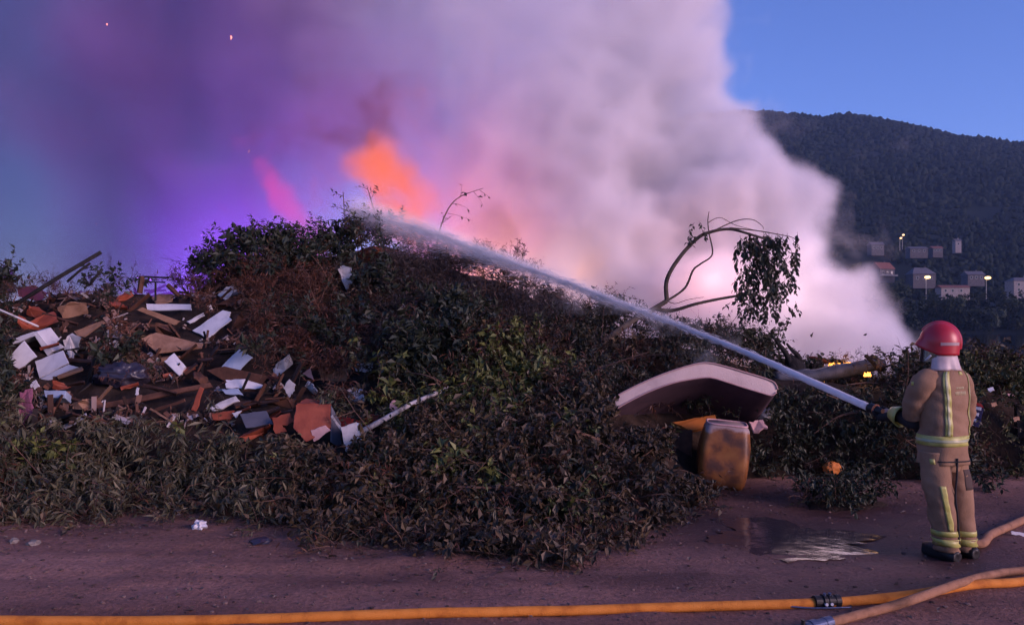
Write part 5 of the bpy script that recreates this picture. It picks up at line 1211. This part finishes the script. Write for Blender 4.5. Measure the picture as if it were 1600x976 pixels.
# reflective bands: yellow tape with a silver centre
for off, mat, y0, y1, nm in ((.007, M_band, 677.5, 693, 'reflective_band'), (.0105, M_silver, 683, 687.5, 'silver_strip')):
    patch(nm, lambda u, w: jacket_pt(u, w, off), U48, list(np.linspace(y0, y1, 4)), mat, jk, True)
BK = 1.5 * math.pi
for du, sgn in ((-0.60, -1), (0.74, 1)):
    for off, mat, hw, nm in ((.007, M_band, .165, 'reflective_stripe'), (.0105, M_silver, .05, 'silver_strip')):
        def fn(u, w, off=off): 
            s = max(0.0, (640 - w) / 60.0); return jacket_pt(BK + du + u + sgn * 0.10 * s * s, w, off)
        patch(nm, fn, list(np.linspace(-hw, hw, 5)), list(np.linspace(677, 579, 26)), mat, jk)
# the two rows of small faded lettering across the shoulders, and the maker's tab under the collar
tr_ = random.Random(2)
for y0, y1, u0, u1, n in ((602, 606, -0.16, 0.20, 7), (609, 615, -0.20, 0.34, 9)):
    u = u0
    for k in range(n):
        w_ = (u1 - u0) / n
        patch('letter', lambda q, w: jacket_pt(BK + q, w, .004), list(np.linspace(u, u + w_ * tr_.uniform(0.55, 0.8), 3)), [y0 + tr_.uniform(0, .6), y1], mat_var('faded_lettering', stop2((0.36, 0.30, 0.17), (0.46, 0.38, 0.22)), rough=0.7) if 'M_let' not in globals() else M_let, jk, th=0.001)
        u += w_
patch('neck_tab', lambda q, w: jacket_pt(BK + q, w, .006), list(np.linspace(0.02, 0.22, 3)), [579, 584], M_band, jk)
patch('sleeve_badge', lambda q, w: at(1424, 596 + w, 6.19) + Vector((q, 0, 0)), [0, .02, .04], [0, 6], M_band, jk)
for LG in (LEGL, LEGR):
    for y0, y1 in ((826, 834.5), (839, 850)):
        patch('reflective_band', lambda u, w: leg_pt(LG, u, w, .008), [2 * math.pi * k / 32 for k in range(32)], list(np.linspace(y0, y1, 3)), M_band, tr, True)
for LG in (LEGL,):
    patch('reflective_stripe', lambda u, w: leg_pt(LG, math.pi + 0.95 + u + 0.003 * (w - 755), w, .008), list(np.linspace(-.2, .2, 5)), list(np.linspace(755, 825, 16)), M_band, tr)
patch('pocket_tab', lambda u, w: leg_pt(LEGL, math.pi + 0.55 + u, w, .006), list(np.linspace(-.18, .18, 4)), [714, 722], M_band, tr)
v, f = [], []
tube(v, f, spline([jacket_pt(BK - 1.6 + 3.0 * k / 8, 716, .004) for k in range(9)], 3), [.006] * 25, 6); mesh('hem_shade_strap', loc(v), f, M_black, jk, True)  # dark strap line along the hem, standing in for the shade under it
v, f = [], []
tube(v, f, spline([at(1496, 716, 6.12), at(1495, 745, 6.13), at(1493, 775, 6.135), at(1496, 805, 6.15), at(1498, 835, 6.18), at(1499, 862, 6.22)], 5), [.008] * 26, 6); mesh('leg_gap_shade', loc(v), f, M_black, tr, True)  # black tube standing in for the shadow between the legs
patch('knee_patch', lambda u, w: leg_pt(LEGR, BK + 0.15 + u, w, .004), list(np.linspace(-.5, .5, 8)), list(np.linspace(730, 762, 6)), mat_var('dark_patch', stop2((0.05, 0.035, 0.03), (0.09, 0.06, 0.05)), rough=0.9), tr)
# boots
for cpx, cY in ((1480, 6.27), (1509, 6.36)):
    h = Vector((at(cpx, 872, cY).x, cY, 0)); ax = (RT, FW, UP)
    remeshed('boot', [(loc(v), f) for v, f in (ell(h + FW * .06 + UP * .05, .060, .165, .055, ax), tb([h + UP * .02, h + UP * .08, h + UP * .20], [.066, .062, .06]), tb([h - FW * .09 + UP * .022, h + FW * .08 + UP * .02, h + FW * .20 + UP * .02], [.05, .056, .045]))], 0.009, M_boot, person, 4)
# forearm cuffs and gloves
def glove(H, wrist, axis, label_band=True, side=1):
    axis = axis.normalized(); arm = (H - wrist).normalized()
    perp = (arm - axis * arm.dot(axis)); perp = perp.normalized() if perp.length > .2 else axis.orthogonal().normalized()
    q = axis.cross(UP).normalized(); w = q.cross(axis).normalized()
    def ring(an, r): return (q * math.cos(an) + w * math.sin(an)) * r
    pcs = [ell(H - w * .052 * side, .052, .032, .030, (axis, q, w)), tb([wrist, (wrist + H - w * .04 * side) / 2, H - w * .05 * side], [.042, .040, .036])]
    a0 = -math.pi / 2 * side
    for k, (ln, rr_) in enumerate(((2.5, .0125), (2.8, .0135), (2.6, .013), (2.1, .0115))):
        c = H + axis * (.036 - .024 * k); pts = [c + ring(a0 + s_, .043 if s_ > .3 else .05) for s_ in np.linspace(0, ln, 6)]
        pcs.append(tb(pts, [rr_ * 1.15, rr_ * 1.1, rr_, rr_ * 1.05, rr_ * .95, rr_ * .8], 10, 3))
    c = H + axis * .045; pcs.append(tb([c + ring(a0, .05) - axis * .03, c + ring(a0 - .7, .046), c + ring(a0 - 1.5, .043) + axis * .012], [.017, .0155, .012], 10, 4))
    g = remeshed('glove', [(loc(v), f) for v, f in pcs], 0.006, M_black, person, 2)
    return g
NZ0, NZ1 = at(1400, 650, 6.62), at(1357, 636, 6.86); NAX = (NZ1 - NZ0).normalized()
HL = NZ0 + NAX * ((at(1379, 643, 6.74) - NZ0).dot(NAX)); HRh = at(1440, 664, 6.74)
g = glove(HL, WRL, NAX)
v, f = [], []; tube(v, f, [HL - NAX * .01 + UP * -.055 + Vector((0, -.02, 0)), HL + NAX * .012 + UP * -.05 + Vector((0, -.03, 0))], [.03, .03], 12)
v, f = ell(HL + Vector((-.010, -.046, .004)), .026, .012, .022, (NAX, Vector((0, 1, 0)), UP)); mesh('knuckle_patch', loc(v), f, mat_var('orange_leather', stop2((0.45, 0.12, 0.04), (0.55, 0.18, 0.06)), rough=0.7), g, True)
glove(HRh, WRR, (at(1400, 650, 6.62) - at(1470, 680, 6.74)))
fa = remeshed('inner_sleeve', [(loc(v), f) for v, f in (tb([at(1438, 640, 6.34), at(1437, 658, 6.37), at(1422, 657, 6.46), WRL], [.058, .066, .060, .048]),)], 0.010, M_black, person)
v, f = [], []; cd = (WRL - ELL_).normalized()
tube(v, f, [WRL - cd * .055, WRL - cd * .015, WRL + cd * .03, WRL + cd * .055], [.088, .074, .060, .050], 24, cap=False); o = mesh('cuff', loc(v), f, M_band, person, True); so = o.modifiers.new('cloth', 'SOLIDIFY'); so.thickness = .006; so.offset = 0
remeshed('inner_sleeve', [(loc(v), f) for v, f in (tb([at(1495, 660, 6.60), at(1480, 663, 6.66), WRR], [.056, .052, .044]),)], 0.010, M_black, person)
# helmet: a deep shell with peak, comb, side strip, visor and neck cape
M_helm = mat_var('red_helmet_shell', stop2((0.30, 0.008, 0.018), (0.46, 0.016, 0.030)), scale=4, rough=0.38, spec=0.6)
HC = HEAD + UP * .028 + HF * .004
def helm_pt(u, t, off=0.0):
    """u round the head (0 right, pi/2 front, pi left, 3pi/2 back); t from 0 at the crown to 1 at the rim"""
    cu, su = math.cos(u), math.sin(u); fr = max(0.0, su)
    th = t * (math.pi / 2 + 0.62 - 0.62 * fr ** 1.5 + 0.05)
    rx, ry, rz = .118, .142, .156
    s = math.sin(min(th, math.pi / 2)) if th < math.pi / 2 else 1.0 - 0.10 * (th - math.pi / 2)
    z = math.cos(th) if th < math.pi / 2 else -(th - math.pi / 2) * 0.95
    p = HC + HR * (rx + off) * s * cu + HF * (ry + off) * s * su + UP * (rz + off) * z
    if fr > 0.3 and t > 0.82:                               # the peak
        k = (fr - 0.3) / 0.7 * (t - 0.82) / 0.18; p += HF * .035 * k - UP * .012 * k
    return p
U40 = [2 * math.pi * k / 40 for k in range(40)]
v, f = surf(lambda u, t: helm_pt(u, t), U40, list(np.linspace(0.03, 1, 22))); n0 = len(v); v.append(HC + UP * .163); f += [(n0, k, (k + 1) % 40) for k in range(40)]
hel = mesh('helmet', loc(v), f, M_helm, person, True); so = hel.modifiers.new('shell', 'SOLIDIFY'); so.thickness = .006; so.offset = 0
# comb along the crown
v, f = surf(lambda a, s: HC + HF * (.130 * math.sin(a)) + UP * (.142 * math.cos(a) + 0.0) + (HF * math.sin(a) + UP * math.cos(a)) * (.028 - .014 * abs(s)) + HR * s * .022, list(np.linspace(-1.9, 0.95, 26)), [-1, -.6, 0, .6, 1], False)
mesh('comb', loc(v), f, M_helm, hel, True)
M_grey = mat_var('grey_reflector', stop2((0.30, 0.20, 0.21), (0.38, 0.27, 0.28)), rough=0.35, spec=0.6)
v, f = surf(lambda u, t: helm_pt(u, t, .007), list(np.linspace(math.pi + 0.05, math.pi + 1.15, 12)), [0.70, 0.735, 0.77], False); mesh('side_reflector', loc(v), f, M_grey, hel, True)
for uu, tt in ((math.pi * 1.5 - 0.05, 0.60), (math.pi * 1.5 + 0.02, 0.78)):
    v, f = surf(lambda u, t: helm_pt(u, t, .008), list(np.linspace(uu - .10, uu + .10, 4)), [tt - .045, tt, tt + .045], False); mesh('rear_reflector', loc(v), f, M_white, hel, True)
v, f = surf(lambda u, t: HC + HR * .108 * math.cos(u) + HF * (.132 + .012 * t) * math.sin(u) - UP * (.035 + .115 * t), list(np.linspace(0.45, math.pi - 0.15, 16)), list(np.linspace(0, 1, 6)), False)
mesh('visor', loc(v), f, mat_var('smoked_visor', stop2((0.01, 0.01, 0.016), (0.02, 0.018, 0.026)), rough=0.12, spec=0.8), hel, True)
v, f = [], []; tube(v, f, spline([HC - HR * .11 + HF * .06 - UP * .10, HC - HR * .085 + HF * .09 - UP * .135, HC + HF * .105 - UP * .145, HC + HR * .085 + HF * .09 - UP * .135, HC + HR * .11 + HF * .06 - UP * .10], 4), [.008] * 17, 6); mesh('chin_strap', loc(v), f, M_white, hel, True)
def cape_pt(u, t):
    k = 1 + (.05 * math.sin(u * 6 + 1) + .03 * math.sin(u * 13)) * t; dz = .10 + .115 * t * (1 + .25 * max(0, math.sin((u - math.pi * 1.35) * 1.5)))
    return HC + HR * (.100 + .034 * t) * math.cos(u) * k + HF * (.118 + .030 * t) * math.sin(u) * k - UP * dz
v, f = surf(cape_pt, list(np.linspace(math.pi * 0.86, math.pi * 2.14, 34)), list(np.linspace(0, 1, 8)), False)
o = mesh('neck_cape', loc(v), f, M_cape, hel, True); so = o.modifiers.new('cloth', 'SOLIDIFY'); so.thickness = .004

# ------------------------------------------------------------------ hoses
def mat_hose(name, stops):
    m = mat_var(name, stops, scale=9, detail=8, rough=0.75, bump=0.5, bscale=160); return m
M_hose_o = mat_hose('orange_hose_jacket', [(0.3, (0.36, 0.105, 0.012)), (0.5, (0.56, 0.19, 0.025)), (0.75, (0.62, 0.23, 0.04))])
M_hose_t = mat_hose('tan_hose_jacket', [(0.3, (0.15, 0.075, 0.038)), (0.5, (0.28, 0.14, 0.075)), (0.75, (0.35, 0.18, 0.10))])
M_alu = mat_var('blue_alloy', stop2((0.05, 0.065, 0.12), (0.12, 0.14, 0.22)), scale=14, rough=0.4, metallic=0.5)
def lay(pts, r, lifts=None):
    out = []
    for i, (px, py) in enumerate(pts):
        z = r + (lifts[i] if lifts else 0.0); p = g_at(px, py, z); 
        if not lifts or lifts[i] == 0: p.z = r + gz(p.x, p.y) - 0.004
        out.append(p)
    return out
def hose(name, label, path, r, mat, n=8):
    P = spline(path, n); b = P[0].copy(); t = empty(name, b); prop(t, label, 'hose')
    v, f = [], []; tube(v, f, [p - b + Vector((0, 0, mnoise.noise(p * 3) * .003)) for p in P], [r * (1 + .03 * mnoise.noise(p * 5)) for p in P], 16); mesh('jacket', v, f, mat, t, True)
    return t, P
def ringed(name, par, c, ax, prof, mat, sides=20):
    """a turned fitting: (offset along axis, radius) profile"""
    ax = ax.normalized(); v, f = [], []; w0 = Vector(); q = par
    while q is not None: w0 += q.location; q = q.parent
    tube(v, f, [c + ax * o - w0 for o, _ in prof], [q for _, q in prof], sides); return mesh(name, v, f, mat, par, False)
path = lay([(-260, 972), (-60, 969), (150, 967), (300, 965.5), (450, 962), (600, 958), (750, 953), (900, 947.5), (1050, 943), (1180, 941), (1290, 938.5), (1360, 934), (1440, 927), (1520, 916), (1600, 906), (1750, 880)], 0.031)
t, P = hose('fire_hose', 'thick orange fire hose lying straight across the ground', path, 0.031, M_hose_o)
cpl = g_at(1291, 938.5, 0.031); ax = (g_at(1340, 935, .031) - g_at(1250, 940, .031)); 
cp = ringed('coupling', t, cpl, ax, [(-.085, .032), (-.084, .040), (-.045, .040), (-.044, .036), (-.03, .036), (-.029, .046), (-.004, .046), (-.003, .040), (.003, .040), (.004, .046), (.029, .046), (.03, .036), (.055, .036), (.056, .040), (.09, .040), (.091, .032)], M_boot)
for dx in (-.018, .018):
    ringed('lug', cp, cpl + ax.normalized() * dx + Vector((0, -.012, .045)), Vector((0, -.3, 1)), [(-.012, .010), (.012, .010)], M_alu, 8)
    ringed('lug', cp, cpl + ax.normalized() * dx + Vector((0, -.046, -.004)), Vector((0, -1, .1)), [(-.010, .010), (.012, .010)], M_white, 8)
lp = []
for px, py, z in ((1228, 946, .012), (1262, 949, .012), (1300, 949, .014), (1330, 948, .012)): lp.append(g_at(px, py, z))
v, f = [], []; tube(v, f, [p - t.location for p in spline(lp, 4)], [.006] * 13, 6); mesh('coupling_tie', v, f, M_alu, t, True)
path = lay([(1292, 972), (1330, 962), (1380, 950), (1425, 936), (1465, 922), (1510, 907), (1560, 895), (1610, 886), (1760, 868)], 0.029, [0, 0, .004, .055, .066, .045, .01, 0, 0])
t, P = hose('fire_hose', 'tan fire hose with a blue end coupling crossing over the orange hose', path, 0.029, M_hose_t)
c0 = P[0]; ax = P[0] - P[1]
cp = ringed('coupling', t, c0, Vector((ax.x, ax.y, 0)), [(-.03, .031), (-.029, .037), (.03, .037), (.031, .034), (.10, .034), (.101, .041), (.15, .041), (.152, .034), (.19, .034), (.20, .026)], M_alu)
ringed('lug', cp, c0 + ax.normalized() * .19 + Vector((-.01, 0, .03)), Vector((0, 0, 1)), [(-.01, .012), (.02, .012)], M_boot, 8)
# the attack line in the firefighter's hands, with its nozzle
path = [NZ0, at(1425, 660, 6.72), HRh, at(1470, 684, 6.76), at(1497, 730, 6.74), at(1508, 790, 6.68)] 
_g1 = g_at(1516, 858, .038); path += [Vector((_g1.x, 6.60, .10))] + lay([(1531, 850), (1548, 836), (1575, 820), (1605, 808), (1660, 792), (1760, 772)], 0.037)
t, P = hose('attack_hose', 'tan attack hose running from the nozzle round the firefighter to the ground', path, 0.034, M_hose_t)
L_n = (NZ1 - NZ0).length
nz = ringed('nozzle', t, NZ0, NAX, [(-.03, .034), (-.029, .040), (.03, .040), (.031, .028), (.13, .027), (.16, .030), (L_n - .09, .036), (L_n - .06, .042), (L_n - .015, .044), (L_n, .036)], M_boot, 24)
ringed('nozzle_ring', nz, NZ0 + NAX * (L_n - .075), NAX, [(-.008, .0425), (-.007, .046), (.007, .046), (.008, .0425)], mat_var('orange_ring', stop2((0.5, 0.14, 0.05), (0.6, 0.2, 0.08)), rough=0.5), 24)

# ------------------------------------------------------------------ the water jet: thousands of streaks of broken water round a solid core
JP = spline([NZ1, at(1250, 588, 7.65), at(1160, 548, 8.5), at(1060, 508, 9.6), at(960, 470, 10.8), at(860, 432, 12.0), at(760, 396, 13.2), at(660, 360, 14.2), at(545, 328, 15.2)], 10)
JR_ = np.interp(np.linspace(0, 1, len(JP)), [0, .12, .25, .5, .75, .9, 1], [.030, .034, .041, .068, .12, .17, .22])
def jet():
    r = random.Random(12); v, f = [], []; v2 = []; k = len(JP)
    for i in range(5200):
        u = r.random() ** 0.65; s = u * (k - 1.001); a = int(s); p = JP[a].lerp(JP[a + 1], s - a); d = (JP[a + 1] - JP[a]).normalized(); R_ = float(np.interp(s, range(k), JR_))
        q = d.orthogonal().normalized(); w = d.cross(q); an = r.uniform(0, 6.283); rad = R_ * abs(r.gauss(0, 0.46))
        fall = 0.0
        if u > 0.45 and r.random() < 0.18: fall = abs(r.gauss(0, 0.35)) * (u - .45) * 1.8            # spray dropping out of the jet
        c = p + (q * math.cos(an) + w * math.sin(an)) * rad - UP * fall
        L_ = r.uniform(.03, .09) * (1 + 1.2 * u); th = r.uniform(.0014, .0030) * (1 + .9 * u)
        dd = (d + rvec(r, .05 + .1 * u) - UP * fall).normalized(); e1 = dd.orthogonal().normalized() * th; e2 = dd.cross(e1).normalized() * th
        b = len(v); v += [c - dd * L_, c + e1, c - e1 * .5 + e2 * .87, c - e1 * .5 - e2 * .87, c + dd * L_]
        f += [(b, b + 2, b + 1), (b, b + 3, b + 2), (b, b + 1, b + 3), (b + 4, b + 1, b + 2), (b + 4, b + 2, b + 3), (b + 4, b + 3, b + 1)]
    m, n, l = new_mat('aerated_water'); out = nd(n, 'ShaderNodeOutputMaterial'); b = nd(n, 'ShaderNodeBsdfPrincipled'); b.inputs['Base Color'].default_value = (.90, .86, .88, 1); b.inputs['Roughness'].default_value = .5
    b.inputs['Subsurface Weight'].default_value = 0.0
    tl = nd(n, 'ShaderNodeBsdfTranslucent'); tl.inputs[0].default_value = (.80, .82, .86, 1); mx = nd(n, 'ShaderNodeMixShader'); mx.inputs[0].default_value = .45
    l.new(b.outputs[0], mx.inputs[1]); l.new(tl.outputs[0], mx.inputs[2]); l.new(mx.outputs[0], out.inputs['Surface'])
    t = empty('water_jet', NZ1); prop(t, 'white jet of water arcing from the nozzle to the top of the heap', 'water jet')
    o = mesh('spray', [p - NZ1 for p in v], f, m, t); o['kind'] = 'stuff'
    nc = int(len(JP) * .42); vv, ff = [], []
    tube(vv, ff, [p - NZ1 for p in JP[:nc]], [float(JR_[i]) * 1.0 * (1 - (i / nc) ** 2) + .002 for i in range(nc)], 14)
    vv = [p * 1.0 + rvec(random.Random(int(p.x * 9999)), .0012) for p in vv]; mesh('core', vv, ff, m, t, True)
jet()
# the fine mist sheathing the jet
def jet_mist():
    k0 = int(len(JP) * .30); v, f = [], []; n = len(JP); tube(v, f, JP[k0:], [float(JR_[i]) * 1.75 * min(1, .35 + (i - k0) / 14) + .02 for i in range(k0, n)], 14)
    bmv = [p + rvec(random.Random(i), .012) * (i / len(v)) for i, p in enumerate(v)]; o = mesh('jet_mist', bmv, f)
    bm = bmesh.new(); bm.from_mesh(o.data); bmesh.ops.recalc_face_normals(bm, faces=bm.faces[:]); bm.to_mesh(o.data); bm.free()
    volume_from_hull(o, .035, .22, mat_smoke('jet_mist', (.98, .97, .99), 6.0, .0, .9, .9, 4.0, -.2, thin=(JP[0], JP[-1], .25)))
    prop(o, 'soft white mist sheathing the jet of water', 'mist', kind='stuff')
jet_mist()
# ------------------------------------------------------------------ flames, embers and the light they give
def fire_light(name, loc, energy, col, size, parent):
    ld = bpy.data.lights.new(name, 'POINT'); ld.energy = energy; ld.color = col; ld.shadow_soft_size = size
    lo = bpy.data.objects.new(name, ld); C.objects.link(lo); lo.location = Vector(loc) - parent.location; lo.parent = parent
    return lo
def mat_flame_volume(name, col, strength, dens, scale):
    m, n, l = new_mat(name); out = nd(n, 'ShaderNodeOutputMaterial'); a = nd(n, 'ShaderNodeAttribute'); a.attribute_name = 'density'
    tc = nd(n, 'ShaderNodeTexCoord'); no = nd(n, 'ShaderNodeTexNoise'); no.inputs['Scale'].default_value = scale; no.inputs['Detail'].default_value = 3; no.inputs['Distortion'].default_value = .8; l.new(tc.outputs['Object'], no.inputs[0])
    k = nd(n, 'ShaderNodeMath', operation='MULTIPLY_ADD'); k.inputs[1].default_value = 1.0; k.inputs[2].default_value = -.45; l.new(no.outputs['Fac'], k.inputs[0])
    s = nd(n, 'ShaderNodeMath', operation='ADD'); l.new(k.outputs[0], s.inputs[0]); l.new(a.outputs['Fac'], s.inputs[1])
    mr = nd(n, 'ShaderNodeMapRange', interpolation_type='SMOOTHSTEP'); mr.inputs[1].default_value = .1; mr.inputs[2].default_value = .95; l.new(s.outputs[0], mr.inputs[0])
    e = nd(n, 'ShaderNodeMath', operation='MULTIPLY'); e.inputs[1].default_value = strength; l.new(mr.outputs[0], e.inputs[0])
    d = nd(n, 'ShaderNodeMath', operation='MULTIPLY'); d.inputs[1].default_value = dens; l.new(mr.outputs[0], d.inputs[0])
    pv = nd(n, 'ShaderNodeVolumePrincipled'); pv.inputs['Color'].default_value = (.15, .05, .03, 1); pv.inputs['Density Attribute'].default_value = ''
    pv.inputs['Emission Color'].default_value = (*col, 1); l.new(e.outputs[0], pv.inputs['Emission Strength']); l.new(d.outputs[0], pv.inputs['Density'])
    l.new(pv.outputs[0], out.inputs['Volume']); return m
def flames(label, blobs, col, strength, light, lcol, seed, band=.8, dens=.25):
    o = blob_hull('flames', blobs, voxel=.12, amp=.25, seed=seed, sub=2); volume_from_hull(o, .10, band, mat_flame_volume('flame_' + str(int(seed)), col, strength, dens, 1.1)); prop(o, label, 'fire', kind='stuff')
    if light:
        px, py, Y = light[0]; fire_light('firelight', at(px, py, Y), light[1], lcol, 1.3, o)
    return o
flames('orange flames glowing through the smoke behind the top of the heap', [(590, 255, 15.9, 54), (556, 256, 15.9, 34), (628, 276, 15.9, 50), (662, 302, 15.9, 40), (600, 310, 16.1, 44), (640, 350, 16.0, 40), (600, 360, 16.1, 40), (575, 228, 15.9, 28), (685, 328, 15.9, 24), (640, 245, 16.0, 24)], (1.0, .175, .025), 2.5, ((640, 310, 17.6), 190.0), (1.0, .25, .09), 1.0, dens=2.4)
flames('pink red flames licking up behind the dark leafy top', [(492, 356, 15.7, 28), (465, 338, 15.7, 30), (440, 310, 15.7, 28), (420, 282, 15.8, 22), (512, 372, 15.7, 28), (405, 258, 15.8, 16), (500, 395, 15.8, 30), (470, 380, 15.8, 30)], (.85, .05, .30), 1.5, ((455, 370, 17.4), 50.0), (1.0, .15, .2), 4.0, dens=1.3)
M_fl = mat_emit('bright_flame', (1.0, .36, .06), 4.5)
def small_flame(label, px, py, Y, w, h, light):
    b = at(px, py, Y); t = empty('flame', b); prop(t, label, 'fire'); r = random.Random(int(px))
    for k in range(4):
        x0 = w * (k - 1.5) * .3; hh = h * r.uniform(.6, 1.1); v, f = [], []
        P = spline([(x0, 0, 0), (x0 + r.gauss(0, .1) * w, 0, hh * .35), (x0 + r.gauss(0, .15) * w, 0, hh * .7), (x0 + r.gauss(0, .2) * w, 0, hh)], 4); n = len(P)
        tube(v, f, P, [w * .16 * math.sin(math.pi * (.18 + .82 * i / (n - 1))) + .002 for i in range(n)], 8); mesh('tongue', v, f, M_fl, t, True)
    fire_light('firelight', b + Vector((0, -.15, h)), light, (1.0, .5, .2), .1, t)
small_flame('small yellow flame on the burning plank behind the grey trunk', 1311, 572, 12.4, .26, .05, 8.0)
small_flame('small yellow flame in the brush under the end of the grey trunk', 1355, 588, 11.0, .09, .06, 4.0)
# unseen fires assumed behind the ridge, added with lights that tint the smoke
for px, py, Y, e, c in ((900, 505, 17.0, 270, (1.0, .50, .34)), (760, 470, 17.0, 220, (1.0, .36, .22)), (1130, 545, 14.6, 130, (1.0, .44, .42)), (1290, 575, 13.9, 70, (1.0, .66, .66))):
    b = at(px, py, Y); b.z = .5; t = empty('flame', b); prop(t, 'assumed unseen low fire behind the ridge of the heap', 'fire', 'assumed fires behind the ridge')
    v, f = [], []; P = [Vector((0, 0, -.4)), Vector((.05, 0, 0)), Vector((-.04, 0, .3)), Vector((.03, 0, .55))]; tube(v, f, spline(P, 4), list(np.interp(np.linspace(0, 1, 13), [0, .3, 1], [.15, .25, .01])), 10); mesh('tongue', v, f, M_fl, t, True)
    fire_light('firelight', b + Vector((0, .8, 2.2)), e * 1.2, c, 1.0, t)
# dark sooty wisp before the orange glow
M_soot = mat_smoke('soot_smoke', (.30, .12, .13), 1.7, .0, .9, 1.5, 1.0, 0.0)
soot = blob_hull('smoke', [(556, 203, 15.2, 30), (580, 215, 15.2, 24), (528, 206, 15.2, 22), (510, 232, 15.2, 18), (596, 200, 15.2, 18), (540, 235, 15.2, 14), (560, 170, 15.4, 26), (610, 215, 15.3, 16), (500, 205, 15.3, 20), (585, 178, 15.4, 22)], voxel=.12, amp=.45, seed=5.0, sub=2); volume_from_hull(soot, .10, .5, M_soot)
prop(soot, 'small dark brown sooty smoke wisp in front of the orange flames', 'smoke', kind='stuff')
# fine spray hanging where the jet strikes
mist = blob_hull('mist', [(600, 350, 14.8, 50), (660, 390, 14.6, 70), (740, 440, 14.0, 70), (800, 480, 13.4, 55), (640, 440, 14.2, 60), (560, 330, 15.2, 34)], voxel=.16, amp=.35, seed=14.0, sub=2)
volume_from_hull(mist, .16, 1.0, mat_smoke('spray_mist', (.80, .76, .84), .30, .0, 1.0, 1.0, .8, 0.0)); prop(mist, 'thin lilac spray mist drifting over the slope below the jet', 'mist', kind='stuff')
# assumed blue beacon, added unseen behind the heap's left, tinting the smoke violet
M_assumed_beacon = mat_emit('assumed_beacon_blue', (.25, .16, 1.0), 30.0)
bc = at(340, 505, 17.2); bc.z = 0.0; t = empty('assumed_beacon', bc); prop(t, 'assumed unseen blue beacon on an added stand behind the left of the heap', 'beacon')
v, f = [], []; tube(v, f, [(0, 0, 0), (0, 0, .06), (0, 0, .07), (0, 0, 1.5)], [.3, .28, .03, .03], 12); mesh('stand', v, f, M_pole, t, True)
v, f = [], []; tube(v, f, [(0, 0, 1.5), (0, 0, 1.52), (0, 0, 1.62), (0, 0, 1.68)], [.09, .09, .08, .03], 16); mesh('dome', v, f, M_assumed_beacon, t, True)
fire_light('assumed_beacon_light', bc + Vector((0, 0, 2.0)), 1350.0, (.34, .10, 1.0), .15, t)
# sparks adrift in the smoke
M_spark = mat_emit('spark', (1.0, .30, .26), 2.2)
for px, py, Y, s, lab in ((361, 59, 14, .055, 'largest flame lit flake drifting high in the purple smoke'), (389, 236, 14, .045, 'bright flake drifting above the pink flames'), (167, 38, 14, .035, 'pale flake high over the left of the heap'), (221, 42, 15, .022, 'faint flake beside the pale one high on the left'), (132, 220, 15, .018, 'faint flake low in the blue sky on the left'), (151, 350, 15, .022, 'dim flake just above the left ridge'), (248, 74, 15, .016, 'tiny dim flake below the pale one')):
    s *= .55; r = random.Random(px); v = [rvec(r, s * .45) + Vector((0, 0, (k - 2.5) * s * .42)) * (1.0 if px in (361, 389) else .3) for k in range(6)]
    bm = bmesh.new(); [bm.verts.new(p) for p in v]; bmesh.ops.convex_hull(bm, input=bm.verts[:]); o = from_bm('spark', bm, M_spark); o.location = at(px, py, Y); prop(o, lab, 'spark', 'sparks adrift')
for px, py, s in ((1268, 524, .05), (1352, 524, .03)):
    r = random.Random(px); bm = bmesh.new(); [bm.verts.new(rvec(r, s * .5) + Vector((k * s * .12, 0, k * s * .2))) for k in range(6)]; bmesh.ops.convex_hull(bm, input=bm.verts[:]); o = from_bm('ash_flake', bm, M_char); o.location = at(px, py, 12.5); prop(o, 'larger black ash flake against the white smoke' if s > .04 else 'smaller black ash flake against the white smoke', 'ash flake')
# ------------------------------------------------------------------ the evening air: one closed box of thin haze round everything
v, f = box_vf(-9000, 9000, -90, 4200, -9, 640)
haze = mesh('haze', v, f); m, n, l = new_mat('evening_haze'); out = nd(n, 'ShaderNodeOutputMaterial'); pv = nd(n, 'ShaderNodeVolumePrincipled')
pv.inputs['Color'].default_value = (.45, .62, 1.0, 1); pv.inputs['Density'].default_value = 0.00008; pv.inputs['Density Attribute'].default_value = ''; l.new(pv.outputs[0], out.inputs['Volume'])
haze.data.materials.append(m); prop(haze, 'thin bluish evening haze over the lake and hills', 'haze', kind='stuff')
